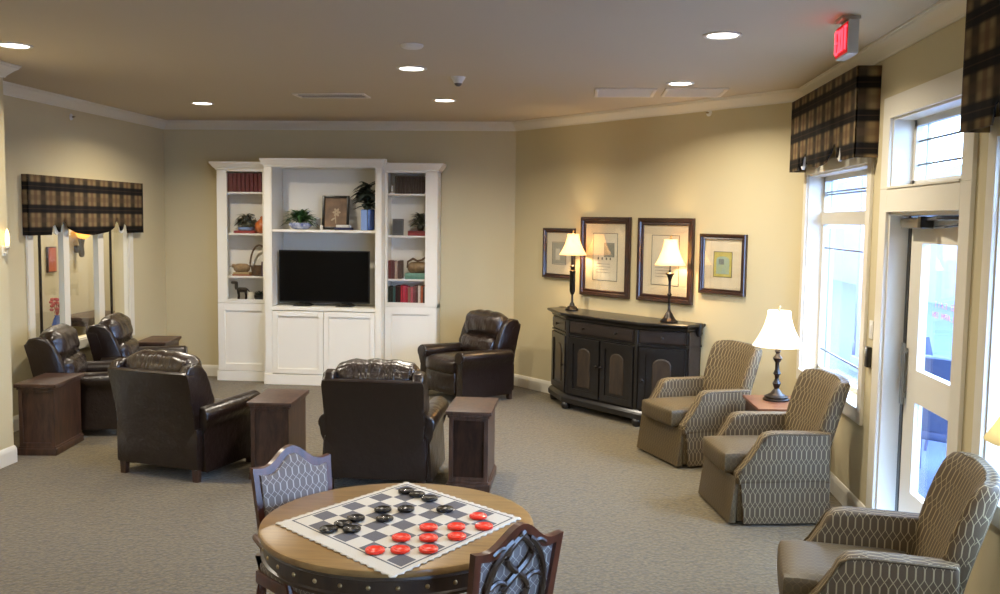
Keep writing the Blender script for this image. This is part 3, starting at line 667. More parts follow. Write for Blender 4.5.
# ---------------------------------------------------------------- leather recliners
def recliner():
    t = thing('recliner', '', 'armchair', group='brown leather recliners around the television')
    L = M['leather']
    b = nb(); box(b, -.27, .27, -.34, .38, .09, .32, .02); box(b, -.37, .37, .30, .42, .09, .40, .03); obj('seat_base', b, L, t)
    b = nb(); soft(b, (0, -.385, .215), (.53, .09, .25), .035, (0, .012, 0), n=5); obj('footrest', b, L, t)
    b = nb(); soft(b, (0, -.12, .385), (.535, .66, .17), .06, (0, .02, .03), n=7); obj('seat_cushion', b, L, t)
    for s in (-1, 1):
        pts = [(.27, .07), (.27, .43)]
        for i in range(13):
            a = math.radians(205-20*i); pts.append((.345+.078*math.cos(a), .50+.078*math.sin(a)))
        pts += [(.385, .42), (.383, .35), (.392, .2), (.40, .07)]
        pts = [(s*x, z) for x, z in pts]
        if s < 0: pts = pts[::-1]
        b = nb(); prism(b, pts, 'y', -.42, .36, .018, 3)
        for v in b.verts:
            if v.co.z > .4: v.co.z += -.05*max(0, v.co.y-.0)+.0
            if v.co.z < .45: v.co.y *= .97
        obj('arm', b, L, t)
        b = nb(); lathe(b, [(.0005, 0), (.05, 0), (.062, .004), (.066, .012), (.0005, .012)], 20)
        bmesh.ops.rotate(b, cent=(0, 0, 0), matrix=Matrix.Rotation(PI/2, 3, 'X'), verts=b.verts); bmesh.ops.translate(b, vec=(s*.345, -.42, .50), verts=b.verts); obj('arm_scroll', b, L, t)
    # outside back and wings
    loops = []
    for z, yr, th, hw in ((.10, .42, .10, .34), (.30, .425, .12, .345), (.50, .45, .13, .352), (.70, .495, .13, .358), (.80, .525, .125, .36), (.835, .535, .10, .352), (.845, .525, .06, .34)):
        lp = []
        N = 12
        for i in range(N+1): u = -1+2*i/N; lp.append((u*hw, yr-.015*abs(u)**6, z))
        for i in range(N+1): u = 1-2*i/N; lp.append((u*hw, yr-th-.0*abs(u)**6, z))
        loops.append(lp)
    b = nb(); loft(b, loops); back = obj('backrest', b, L, t)
    for s in (-1, 1):
        pr = [(.15, .48), (.165, .60), (.20, .72), (.25, .82), (.31, .88), (.39, .905), (.48, .89), (.515, .84), (.46, .6), (.44, .48)]
        x0, x1 = (.275, .355) if s > 0 else (-.355, -.275)
        b = nb(); prism(b, pr, 'x', x0, x1, .026, 3); obj('wing', b, L, t)
    def wr(q, p):
        k = .007*math.sin(p.x*11+math.sin(p.z*3)*1.3)*(1-.5*abs(p.z)); q.y += k*(1 if p.y < 0 else .6); q.z += .007*math.sin(p.x*13+1)*max(0, p.z)**2; return q
    b = nb(); soft(b, (0, .30, .80), (.62, .25, .29), .095, (0, .03, .03), n=15, rx=-.24, fn=wr); obj('head_pillow', b, M['gather'], t)
    b = nb(); soft(b, (0, .20, .565), (.55, .22, .25), .08, (0, .03, .0), n=13, rx=-.2, fn=wr); obj('lumbar_pillow', b, M['gather'], t)
    for sx in (-.33, .33):
        for sy in (-.36, .37): b = nb(); prism(b, [(sx-.022, 0), (sx+.022, 0), (sx+.028, .10), (sx-.028, .10)], 'y', sy-.025, sy+.025, .003); obj('leg', b, M['darkwood'], t)
    return t
def squash(root, k):      # shorten a thing front to back
    for c in kids(root):
        if c.type == 'MESH' and not c.get('keep'):
            for v in c.data.vertices: v.co.y *= k
def settle(root, z0, k):   # lower everything above z0
    for c in kids(root):
        for v in c.data.vertices:
            if v.co.z > z0: v.co.z = z0+(v.co.z-z0)*k
def facing(dx, dy): return math.atan2(dy, dx)+PI/2      # local front is -y
def put(o, x, y, rz): o.location = (x, y, 0); o.rotation_euler = (0, 0, rz)
R0 = recliner(); R0['label'] = 'dark leather recliner seen from behind beyond the checkerboard table'
squash(R0, .87); settle(R0, .45, .93); put(R0, -1.435, 6.73, facing(.0, 1)); GR = R0['group']
dup(R0, (-3.0, 6.86, 0), facing(.27, .96), 'dark leather recliner turned away, between two dark side towers at left')
dup(R0, (-4.42, 8.02, 0), facing(.95, .28), 'dark leather recliner by the left window, nearer of the pair there')
dup(R0, (-4.42, 9.03, 0), facing(.95, .25), 'dark leather recliner by the left window, farther of the pair there')
dup(R0, (-1.23, 10.0, 0), facing(-.72, -.69), 'dark leather recliner in the back corner facing into the room')

# ---------------------------------------------------------------- dark side towers
def side_tower():
    t = thing('side_table', '', 'side table', group='dark wooden tower side tables beside the recliners')
    b = nb(); box(b, -.14, .14, -.25, .25, .06, .55); 
    for s in (-1, 1): box(b, -.14, .14, s*.25-.004*(s > 0), s*.25+.004*(s < 0), .06, .55)
    obj('body', b, M['darkwood'], t, smooth=False)
    b = nb()
    for a in ((-.14, -.11), (.11, .14)): box(b, a[0], a[1], -.262, -.25, .06, .55, .002)
    for a in ((.06, .10), (.51, .55)): box(b, -.11, .11, -.262, -.25, a[0], a[1], .002)
    obj('front_frame', b, M['darkwood'], t, smooth=False)
    b = nb(); box(b, -.15, .15, -.27, .26, .53, .55, .004); box(b, -.165, .165, -.285, .275, .55, .58, .006); obj('table_top', b, M['darkwood'], t)
    b = nb(); box(b, -.157, .157, -.275, .265, 0, .055, .006); box(b, -.148, .148, -.266, .258, .05, .07, .004); obj('plinth', b, M['darkwood'], t); return t
T0 = side_tower(); T0['label'] = 'dark wooden side tower right of the rear-facing recliner, in open floor'
put(T0, -.785, 6.75, 0)
dup(T0, (-2.28, 6.85, 0), .05, 'dark wooden side tower between the two rear-facing recliners')
dup(T0, (-4.36, 7.28, 0), .12, 'dark wooden side tower at far left near the corner wall')
dup(T0, (-4.62, 9.82, 0), .12, 'dark wooden side tower beyond the window recliners near back wall')

# ---------------------------------------------------------------- patterned armchairs
def armchair():
    t = thing('upholstered_armchair', '', 'armchair', group='patterned armchairs along the window wall')
    F = M['trellis']
    for s in (-1, 1):
        pr = [(-.345, .27), (-.345, .34), (-.31, .37), (-.25, .43), (-.20, .50), (-.165, .565), (-.13, .595), (-.07, .605), (.10, .60), (.36, .60), (.37, .27)]
        x0, x1 = (.255, .355) if s > 0 else (-.355, -.255)
        b = nb(); prism(b, pr, 'x', x0, x1, .026, 3); obj('arm', b, F, t)
        b = nb(); tube(b, [(s*.353, y, z) for y, z in [(-.34, .35), (-.30, .385), (-.245, .44), (-.195, .51), (-.16, .57), (-.12, .59), (-.05, .597), (.34, .592)]], .006, 6); obj('piping', b, M['trellis_seat'], t)
        b = nb(); loft(b, [[(s*.362, -.29, .02), (s*.362, .365, .02), (s*.33, .365, .02), (s*.33, -.29, .02)], [(s*.352, -.32, .30), (s*.352, .36, .30), (s*.33, .36, .30), (s*.33, -.33, .30)]]); obj('skirt', b, F, t)
    b = nb(); loft(b, [[(-.335, -.395, .02), (.335, -.395, .02), (.335, -.345, .02), (-.335, -.345, .02)], [(-.33, -.35, .31), (.33, -.35, .31), (.33, -.33, .31), (-.33, -.33, .31)]]); obj('skirt', b, M['trellis_seat'], t)
    b = nb(); box(b, -.335, .335, -.335, .345, .03, .32, .01); obj('seat_base', b, M['trellis_seat'], t)
    b = nb(); soft(b, (0, -.085, .385), (.515, .66, .15), .035, (0, .008, .012), n=7); obj('seat_cushion', b, M['trellis_seat'], t)
    loops = []; N = 14
    for z, yf, th, hw, wg in ((.28, .21, .11, .27, .0), (.42, .235, .115, .28, .02), (.55, .275, .115, .29, .045), (.68, .325, .11, .30, .065), (.80, .37, .10, .305, .07), (.875, .40, .09, .306, .068), (.915, .42, .07, .304, .062), (.935, .435, .045, .295, .055), (.938, .445, .02, .28, .05)):
        lp = []
        for i in range(N+1): u = -1+2*i/N; lp.append((u*hw, yf-wg*abs(u)**3, z-.02*abs(u)**4*(z > .9)))
        for i in range(N+1): u = 1-2*i/N; lp.append((u*(hw+.015), yf+th-wg*.75*abs(u)**3-.01*abs(u)**6, z-.02*abs(u)**4*(z > .9)))
        loops.append(lp)
    b = nb(); loft(b, loops); obj('backrest', b, F, t, sub=1)['keep'] = 1
    b = nb(); loft(b, [[(-.34, .345, .02), (.34, .345, .02), (.34, .385, .02), (-.34, .385, .02)], [(-.30, .33, .34), (.30, .33, .34), (.30, .38, .34), (-.30, .38, .34)]]); obj('skirt', b, F, t)
    return t
A0 = armchair(); A0['label'] = 'patterned brown armchair nearest the black sideboard'
squash(A0, .86); f1 = Vector((-.91, -.42)).normalized(); put(A0, *( (Vector((.645, 7.62))-f1*.32) ), facing(*f1))
f2 = Vector((-.985, -.17)).normalized(); p2 = Vector((.925, 6.29))-f2*.32; dup(A0, (*p2, 0), facing(*f2), 'patterned brown armchair in the middle, side lit blue by the window')
f3 = Vector((-.985, .17)).normalized(); p3 = Vector((.94, 4.17))-f3*.32; dup(A0, (*p3, 0), facing(*f3), 'patterned brown armchair nearest the camera at lower right')

# ---------------------------------------------------------------- end tables
def end_table(loc, rz, label, w=.54, d=.62):
    t = thing('end_table', label, 'side table', loc, rz, 'cherry end tables between armchairs')
    b = nb(); box(b, -w/2, w/2, -d/2, d/2, .555, .58, .006); obj('table_top', b, M['cherry'], t)
    b = nb(); box(b, -w/2+.02, w/2-.02, -d/2+.02, d/2-.02, .44, .555, .003); obj('apron', b, M['darkwood'], t, smooth=False)
    b = nb(); box(b, -w/2+.05, w/2-.05, -d/2+.008, -d/2+.022, .46, .54, .003); dr = obj('drawer', b, M['cherry'], t); b = nb(); lathe(b, [(.006, 0), (.012, .006), (.012, .014), (.005, .02)], 10); bmesh.ops.rotate(b, cent=(0, 0, 0), matrix=Matrix.Rotation(PI/2, 3, 'X'), verts=b.verts); bmesh.ops.translate(b, vec=(0, -d/2+.008, .5), verts=b.verts); obj('knob', b, M['brass'], dr)
    b = nb(); box(b, -w/2+.03, w/2-.03, -d/2+.03, d/2-.03, .14, .16, .003); obj('lower_shelf', b, M['cherry'], t)
    for sx in (-1, 1):
        for sy in (-1, 1): b = nb(); x, y = sx*(w/2-.045), sy*(d/2-.045); prism(b, [(x-.016, 0), (x+.016, 0), (x+.022, .44), (x-.022, .44)], 'y', y-.02, y+.02, .003); obj('leg', b, M['darkwood'], t)
    return t
end_table((1.555, 7.195, 0), .04, 'cherry wood end table between the two farther armchairs, holding a lamp', .53, .56)
end_table((1.50, 3.18, 0), .0, 'cherry wood end table at the right edge under a cream lamp', .5, .5)

# ---------------------------------------------------------------- lamps
def shade_mat(name, rgb, em, tr=.5):
    t = NT(name); t.t.nodes.remove(t.b)
    d = t.n('ShaderNodeBsdfDiffuse'); d.inputs[0].default_value = lin(rgb); x = t.n('ShaderNodeBsdfTranslucent'); x.inputs[0].default_value = lin(rgb)
    mx = t.n('ShaderNodeMixShader'); mx.inputs[0].default_value = tr; t.l(d.outputs[0], mx.inputs[1]); t.l(x.outputs[0], mx.inputs[2])
    e = t.n('ShaderNodeEmission'); e.inputs[0].default_value = lin(em[0]); e.inputs[1].default_value = em[1]; ad = t.n('ShaderNodeAddShader'); t.l(mx.outputs[0], ad.inputs[0]); t.l(e.outputs[0], ad.inputs[1])
    t.l(ad.outputs[0], t.out.inputs[0]); return t.m
M['warmshade'] = shade_mat('lit_cream_silk', (255, 232, 190), ((255, 214, 150), .7))
M['coolshade'] = shade_mat('lit_white_linen', (255, 246, 228), ((255, 244, 224), 1.0))
M['dimshade'] = shade_mat('cream_linen', (240, 226, 176), ((255, 236, 180), .25))
def lamp(loc, label, stem, z0, z1, r0, r1, smat, bell=True, pleat=0, watts=LAMP_W, r_mid=None, name='table_lamp', col=LAMP_COL, metal='bronze'):
    t = thing(name, label, 'lamp', loc)
    b = nb(); lathe(b, [(r, z) for r, z in stem if z < .05] , 24); 
    obj('lamp_base', b, M[metal], t)
    b = nb(); lathe(b, [(r, z) for r, z in stem if z >= .035], 24); tube(b, [(0, 0, stem[-1][1]-.01), (0, 0, z0+.08)], .006, 8)
    hr = .05
    tube(b, [(hr*math.cos(a), 0, z0+.06+(z1-z0-.05)*(math.sin(a) if math.sin(a) > 0 else 0)) for a in [PI*i/12 for i in range(13)]], .0022, 5)
    obj('lamp_stem', b, M[metal], t)
    n = 8; prof = []
    for i in range(n+1):
        f = i/n; rr_ = r0+(r1-r0)*(f if not bell else (1-(1-f)**1.75)); prof.append((rr_, z0+(z1-z0)*f))
    wob = (lambda a, z: 1+pleat*abs(math.cos(a*4))*(1-(z-z0)/(z1-z0))) if pleat else None
    b = nb(); loops = []
    for r_, z in prof: loops.append([((r_*(wob(a, z) if wob else 1))*math.cos(a), (r_*(wob(a, z) if wob else 1))*math.sin(a), z) for a in [2*PI*k/40 for k in range(40)]])
    loft(b, loops, cap=False); sh = obj('lamp_shade', b, M[smat], t, uv=False)
    sol = sh.modifiers.new('thickness', 'SOLIDIFY'); sol.thickness = .0025
    b = nb(); lathe(b, [(.004, 0), (.009, .008), (.004, .016), (.01, .028), (.002, .042)], 12, (0, 0, z1)); tube(b, [(0, 0, z1-.01), (0, 0, z1+.005)], .004, 6)
    for k in range(3): a = 2*PI*k/3; tube(b, [(0, 0, z1-.004), (r1*.98*math.cos(a), r1*.98*math.sin(a), z1-.004)], .0022, 5)
    obj('finial', b, M['brass'], t)
    d = bpy.data.lights.new('bulb', 'POINT'); d.energy = watts; d.color = col; d.shadow_soft_size = .04; q = bpy.data.objects.new('bulb', d); COL.objects.link(q); q.parent = t; q.location = (0, 0, z0+(z1-z0)*.45)
    return t
S1 = [(.07, 0), (.072, .012), (.055, .022), (.05, .034), (.03, .045), (.022, .07), (.012, .085), (.011, .16), (.02, .17), (.024, .185), (.03, .20), (.031, .40), (.034, .41), (.02, .425), (.022, .45), (.03, .462), (.012, .475), (.01, .50)]
S2 = [(.085, 0), (.087, .012), (.07, .022), (.055, .04), (.04, .065), (.034, .08), (.02, .095), (.013, .12), (.011, .24), (.02, .252), (.022, .262), (.012, .275), (.012, .38), (.018, .41), (.03, .44), (.045, .455), (.04, .462), (.012, .47), (.01, .49)]
S3 = [(.10, 0), (.10, .012), (.085, .02), (.09, .03), (.07, .04), (.045, .055), (.03, .075), (.018, .09), (.026, .11), (.032, .13), (.022, .15), (.015, .165), (.018, .19), (.03, .205), (.024, .22), (.016, .24), (.016, .29), (.03, .31), (.036, .325), (.022, .345), (.014, .36), (.024, .38), (.012, .40), (.01, .42)]
HC = .996
lamp(dg(1.225, .20, HC), 'slim bronze lamp with lit cream bell shade, left of two on sideboard', S1, .58, .80, .14, .06, 'warmshade', pleat=.03)
lamp(dg(2.57, .20, HC), 'slim bronze lamp with lit cream bell shade, right of two on sideboard', S2, .535, .775, .14, .06, 'warmshade', pleat=.03)
lamp((1.50, 7.27, .58), 'bronze turned lamp with wide white shade on the cherry end table', S3, .42, .69, .19, .085, 'coolshade', watts=4, col=(1, .85, .65))
lamp((1.60, 3.33, .58), 'cream shaded lamp cut off by the right edge of the photo', [(r, z*1.42) for r, z in S3], .61, .88, .19, .085, 'dimshade', watts=1.0, col=(1, .85, .65))

# ---------------------------------------------------------------- sideboard
H_ = .995
t = thing('sideboard', 'long black breakfront sideboard against the wall under four pictures', 'sideboard', dg(1.87, 0, 0), DROT)     # local x along the wall, -y into the room
FP = [(-.93, 0), (-.93, -.20), (-.46, -.43), (.54, -.43), (.93, -.20), (.93, 0)]
def plan(k, dz=0): 
    out = []
    for x, y in FP: out.append((x+(k if x > 0 else -k)*1.0, (y-k if y < -.01 else y-.004)))
    return out
K = M['console']
b = nb(); prism(b, plan(0), 'z', .12, H_-.06); obj('body', b, K, t, smooth=False)
b = nb(); loft(b, [[(x, y, z) for x, y in plan(k)] for k, z in ((.004, H_-.075), (.012, H_-.065), (.014, H_-.05), (.04, H_-.03), (.05, H_-.022), (.052, H_-.006), (.046, H_))]); obj('cabinet_top', b, K, t, ang=25)
b = nb(); loft(b, [[(x, y, z) for x, y in plan(k)] for k, z in ((.03, .07), (.034, .075), (.034, .12), (.026, .135), (.010, .155), (.0, .165))]); obj('base_moulding', b, K, t, ang=25)
b = nb(); loft(b, [[(x, y, z) for x, y in plan(k)] for k, z in ((0, .765), (.012, .772), (.012, .785), (0, .792))]); obj('waist_moulding', b, K, t, ang=25)
for x, y in ((-.88, -.04), (-.90, -.19), (-.46, -.42), (.54, -.42), (.90, -.19), (.88, -.04)):
    b = nb(); lathe(b, [(.02, 0), (.04, .01), (.05, .04), (.045, .065), (.035, .075)], 14, (x, y-.01, 0)); obj('foot', b, K, t)
def face(a, c, name, z0, z1, mats, arch=False, knobs=()):
    """build a door or drawer front on the vertical face from plan point a to c"""
    A, Bq = Vector((*a, 0)), Vector((*c, 0)); d = (Bq-A); Lf = d.length; d.normalize(); n = Vector((d.y, -d.x, 0))
    def Q(u, z, o): p = A+d*u+n*o; return (p.x, p.y, z)
    def slab(bm, u0, u1, za, zb, o0, o1): loft(bm, [[Q(u0, za, o0), Q(u1, za, o0), Q(u1, zb, o0), Q(u0, zb, o0)], [Q(u0, za, o1), Q(u1, za, o1), Q(u1, zb, o1), Q(u0, zb, o1)]])
    w = .062; g = .012; bm = nb(); slab(bm, g, Lf-g, z0, z1, -.004, .010)
    if name == 'door':
        for u0, u1, za, zb in ((g, g+w, z0, z1), (Lf-g-w, Lf-g, z0, z1), (g+w, Lf-g-w, z0, z0+w), (g+w, Lf-g-w, z1-w, z1)): slab(bm, u0, u1, za, zb, .008, .022)
        o = obj('door', bm, K, t, smooth=False)
        um = Lf/2; hw = Lf/2-g-w-.03; zt = z1-w-.035; zb_ = z0+w+.03; hw2 = hw*.72; bm = nb(); pts = [(um-hw2, zb_), (um+hw2, zb_), (um+hw2, zt-hw2*.7)]
        for i in range(9): an = PI*i/8; pts.append((um+hw2*math.cos(an), zt-hw2*.7+hw2*.7*math.sin(an)))
        pts.append((um-hw2, zt-hw2*.7)); l0 = [Q(u, z, .008) for u, z in pts]; l1 = [Q(u, z, .016) for u, z in pts]; l2 = [Q(um+(u-um)*.9, (z-(zb_+zt)/2)*.95+(zb_+zt)/2, .020) for u, z in pts]
        loft(bm, [l0, l1, l2]); obj('door_panel', bm, M['console_panel'], o, smooth=False)
    else:
        slab(bm, g+.012, Lf-g-.012, z0+.012, z1-.012, .008, .018); o = obj('drawer', bm, M['drawer_wood'], t, smooth=False)
    for u, z in knobs:
        bm = nb(); lathe(bm, [(.006, 0), (.006, .012), (.014, .018), (.015, .028), (.008, .034)], 12)
        R = Vector((0, 0, 1)).rotation_difference(n).to_matrix(); bmesh.ops.rotate(bm, cent=(0, 0, 0), matrix=R, verts=bm.verts); bmesh.ops.translate(bm, vec=Vector(Q(u*Lf, z, .018)), verts=bm.verts); obj('knob', bm, M['bronze'], o)
xs = [-.50, 0, .50]
P_ = FP
face((-.42, -.43), (.04, -.43), 'door', .17, .755, None, knobs=[(.93, .50)]); face((.04, -.43), (.50, -.43), 'door', .17, .755, None, knobs=[(.07, .50)])
face((-.42, -.43), (.50, -.43), 'drawer', .80, .915, None, knobs=[(.25, .857), (.75, .857)])
face(P_[3], P_[4], 'door', .17, .755, None, knobs=[(.1, .45)]); face(P_[3], P_[4], 'drawer', .80, .915, None, knobs=[(.5, .857)])
face(P_[1], P_[2], 'door', .17, .755, None, knobs=[(.9, .45)]); face(P_[1], P_[2], 'drawer', .80, .915, None, knobs=[(.5, .857)])
for x in (-.44, .52): b = nb(); box(b, x-.022, x+.022, -.444, -.40, .165, .92, .006); obj('pilaster', b, K, t)
for s in (-1, 1): b = nb(); lathe(b, [(.02, H_-.12), (.035, H_-.09), (.03, H_-.07), (.035, H_-.05), (.042, H_-.02), (.042, H_), (.036, H_+.005), (.001, H_+.006)], 14, (s*.95, -.06, 0)); obj('corner_finial', b, K, t)
for s in (-1, 1): b = nb(); prism(b, [(s*.93, .17), (s*.93, .92), (s*.942, .92), (s*.942, .17)], 'y', -.18, -.03); obj('side_panel', b, M['drawer_wood'], t, smooth=False)

# ---------------------------------------------------------------- pictures on the angled wall
def picture(t0, t1, z0, z1, label, kind, fwid):
    w, h = t1-t0, z1-z0; t = thing('framed_print', label, 'picture', dg((t0+t1)/2, 0, (z0+z1)/2), DROT)
    W_, H2 = w/2, h/2; prof = [(0, -.002), (0, -.03), (.12, -.038), (.5, -.036), (.62, -.022), (.9, -.026), (1, -.018), (1, -.006)]
    loops = []
    for f, y in prof: k = f*fwid; loops.append([(-W_+k, y, -H2+k), (W_-k, y, -H2+k), (W_-k, y, H2-k), (-W_+k, y, H2-k)])
    b = nb(); loft(b, loops, cap=False); obj('picture_frame', b, M['frame'], t, smooth=False)
    iw, ih = W_-fwid, H2-fwid; b = nb(); box(b, -iw, iw, -.010, -.004, -ih, ih); obj('mat_board', b, M['matboard'], t, smooth=False)
    def rect(bm, x0, x1, za, zb, o=.0125): box(bm, x0, x1, -o, -.009, za, zb)
    def outline(bm, x0, x1, za, zb, l=.004):
        for a in ((x0, x1, za, za+l), (x0, x1, zb-l, zb), (x0, x0+l, za, zb), (x1-l, x1, za, zb)): rect(bm, *a, .0135)
    if kind == 'tall':
        mx, mz = iw*.62, ih*.72; b = nb(); rect(b, -mx, mx, -mz, mz, .0115); obj('print_sheet', b, M['paper'], t, smooth=False)
        b = nb(); outline(b, -mx, mx, -mz, mz, .005); obj('print_border', b, M['ink'], t, smooth=False)
        b = nb(); rect(b, -mx*.1, mx*.75, mz*.0, mz*.6, .0122); obj('print_wash', b, M['greyblue'], t, smooth=False)
        b = nb(); r_ = random.Random(int(t0*10))
        for i in range(4): x = -mx*.6+i*mx*.33; rect(b, x, x+.012+.01*r_.random(), -mz*.12, -mz*.02, .0132)
        for i in range(4): rect(b, -mx*.7, mx*(.2+.4*r_.random()), -mz*(.3+.12*i), -mz*(.3+.12*i)+.003, .0132)
        obj('print_sketch', b, M['ink'], t, smooth=False)
    elif kind == 'left':
        mx, mz = iw*.5, ih*.5; b = nb(); rect(b, -mx, mx, -mz, mz, .0115); obj('print_sheet', b, M['palegrey'], t, smooth=False)
        b = nb(); outline(b, -mx-.01, mx+.01, -mz-.01, mz+.01); obj('print_border', b, M['ink'], t, smooth=False)
        b = nb(); soft(b, (-mx*.2, -.013, -mz*.1), (mx*.7, .003, mz*1.1), .001, n=3); obj('print_figure', b, M['paper'], t)
    else:
        mx, mz = iw*.48, ih*.5; b = nb(); rect(b, -mx, mx, -mz, mz, .0115); obj('print_sheet', b, M['artyellow'], t, smooth=False)
        b = nb(); outline(b, -mx-.004, mx+.004, -mz-.004, mz+.004); obj('print_border', b, M['ink'], t, smooth=False)
        b = nb(); w2, h2 = mx*.72, mz*.6; pts = [(-w2, -h2-.02), (w2, -h2-.02), (w2, h2*.6)]+[(w2*math.cos(PI*i/8), h2*.6+w2*.45*math.sin(PI*i/8)) for i in range(1, 8)]+[(-w2, h2*.6)]
        prism(b, pts, 'y', -.0125, -.009); obj('print_scene', b, M['artblue'], t, smooth=False)
        b = nb(); soft(b, (-w2*.2, -.0135, h2*.35), (w2*.8, .003, .05), .001, n=3); obj('print_figure', b, M['greyblue'], t)
    b = nb(); box(b, -iw, iw, -.0165, -.015, -ih, ih); obj('picture_glass', b, M['picglass'], t, smooth=False)
picture(.54, 1.05, 1.30, 1.85, 'small dark-framed print, leftmost, partly behind the left sideboard lamp', 'left', .05)
picture(1.15, 1.87, 1.15, 1.975, 'tall dark-framed print, second from left, reflecting a lamp', 'tall', .07)
picture(1.98, 2.69, 1.155, 1.97, 'tall dark-framed print, third from left, behind the right sideboard lamp', 'tall', .07)
picture(2.77, 3.29, 1.28, 1.83, 'small dark-framed yellow and blue print, rightmost of four', 'right', .05)

# ---------------------------------------------------------------- valances
OUT = [(0, 0), (.17, .0), (.175, .08), (.20, .10), (.215, .03), (.235, .025), (.25, .115), (.275, .13), (.30, .06), (.36, .015), (.43, .0), (.5, -.012)]
OUT = OUT+[(1-a, c) for a, c in OUT[::-1][1:]]
def valance(loc, rz, width, dep, h, label):
    t = thing('valance', label, 'valance', loc, rz, 'plaid valances over the windows')
    b = nb(); n = 90; rows = 6; g = []
    def bot(f):
        for (a, c), (d, e) in zip(OUT[:-1], OUT[1:]):
            if f <= d+1e-9: return c+(e-c)*(f-a)/(d-a)
        return 0
    for i in range(n+1):
        f = i/n; x = -width/2+width*f; z0 = -h+bot(f); g.append([b.verts.new((x, -dep-.006*math.sin(f*40)*(1-k/rows)**2*(.2 < f < .8), z0*(1-k/rows))) for k in range(rows+1)])
    for a, c in zip(g[:-1], g[1:]):
        for k in range(rows): b.faces.new((a[k], c[k], c[k+1], a[k+1]))
    o = obj('valance_front', b, M['plaid'], t); s = o.modifiers.new('thickness', 'SOLIDIFY'); s.thickness = .01; s.offset = -1
    for q in (-1, 1):
        b = nb(); x = q*width/2; box(b, min(x, x-q*.01), max(x, x-q*.01), -dep+.001, -.002, -h, 0); obj('valance_return', b, M['plaid'], t)
        xx = q*width*.285; pts = [(xx-.03, -h+.10), (xx+.03, -h+.10), (xx+.035, -h+.02), (xx, -h-.0), (xx-.035, -h+.02)]; b = nb(); prism(b, pts, 'y', -dep+.012, -dep+.03); obj('jabot_lining', b, M['lining'], t)
    b = nb(); box(b, -width/2+.01, width/2-.01, -dep+.011, -.002, -.012, 0); obj('valance_board', b, M['lining'], t)
    return t
valance((XR, 7.05, 2.925), -PI/2, 1.86, .15, .57, 'black and tan plaid valance over the window beside the exit sign')
valance((XR, 3.47, 2.945), -PI/2, 1.95, .15, .59, 'black and tan plaid valance cut off at the top right corner')
valance((XR, .35, 2.945), -PI/2, 2.7, .15, .59, 'black and tan plaid valance behind the camera position')
valance((XL, 9.09, 2.285), PI/2, 2.2, .06, .55, 'black and tan plaid valance over the left interior window')

# ---------------------------------------------------------------- ceiling fittings
M['lens'] = glow('lit_lens', (255, 246, 232), 9)
def downlight(x, y, label, g='recessed ceiling lights'):
    t = thing('ceiling_light', label, 'ceiling light', (x, y, ZC), 0, g)
    b = nb(); loft(b, [[(r*math.cos(2*PI*i/32), r*math.sin(2*PI*i/32), z) for i in range(32)] for r, z in ((.115, 0), (.115, -.006), (.108, -.010), (.092, -.008), (.088, -.001))], cap=False); obj('trim_ring', b, M['plate'], t)
    b = nb(); lathe(b, [(.088, -.001), (.088, -.004), (.05, -.006), (.0005, -.006)], 32); obj('lens', b, M['lens'], t)
    return t
LN = ['nearest left, cut by the photo edge', 'far left corner', 'centre, nearer of the middle pair', 'centre, farther of the middle pair', 'large nearest right', 'right, near the two wall-side vents']
for i, (x, y) in enumerate(DOWNLIGHTS):
    downlight(x, y, 'round recessed ceiling light, '+(LN[i] if i < 6 else 'unseen fill added out of view, row %s' % ['a left', 'a middle', 'a right', 'b left', 'b middle', 'b right'][i-6]))
    area_lamp('ceiling_lamp_light', (x, y, ZC-.02), .15, DOWN_W*(1 if i < 6 else .45), DOWN_COL, spread=math.radians(150))  # entries past the visible ones are weaker, added fill lamps
def vent(x0, x1, y0, y1, label, slots):
    t = thing('ceiling_vent', label, 'vent', ((x0+x1)/2, (y0+y1)/2, ZC)); w, d = (x1-x0)/2, (y1-y0)/2
    b = nb(); e = .03
    for a in ((-w, w, -d, -d+e), (-w, w, d-e, d), (-w, -w+e, -d+e, d-e), (w-e, w, -d+e, d-e)): box(b, a[0], a[1], a[2], a[3], -.012, 0, .003)
    obj('vent_frame', b, M['vent'], t); b = nb(); box(b, -w+e, w-e, -d+e, d-e, -.003, 0); obj('vent_backing', b, M['ventdark' if slots < 3 else 'vent'], t)
    for k in range(slots): y = -d+e+(2*d-2*e)*(k+.5)/slots; b = nb(); box(b, -w+e, w-e, y-.008, y+.008, -.010, -.004); obj('slat', b, M['vent'], t)
vent(-2.66, -1.99, 8.38, 8.66, 'narrow white slot vent in the ceiling before the television unit', 1)
vent(.07, .59, 8.05, 8.55, 'square ceiling vent, left of the pair near the angled wall', 8)
vent(.66, 1.18, 8.03, 8.53, 'square ceiling vent, right of the pair near the angled wall', 8)
t = thing('smoke_detector', 'round white smoke detector on the ceiling near the middle light', 'smoke detector', (-1.128, 6.07, ZC))
b = nb(); lathe(b, [(.055, -.022), (.065, -.018), (.075, -.008), (.075, 0)], 24); obj('detector_body', b, M['vent'], t); b = nb(); lathe(b, [(.03, -.026), (.04, -.022), (.04, -.018)], 20); obj('detector_grille', b, M['vent'], t)
t = thing('sprinkler', 'small white ceiling sensor dome between the middle lights and vents', 'ceiling sensor', (-1.01, 7.43, ZC))
b = nb(); lathe(b, [(.03, -.05), (.04, -.035), (.055, -.01), (.06, 0)], 20); obj('sensor_base', b, M['plate'], t); b = nb(); lathe(b, [(.012, -.072), (.026, -.062), (.03, -.05), (.03, -.045)], 16); obj('sensor_eye', b, M['ventdark'], t)
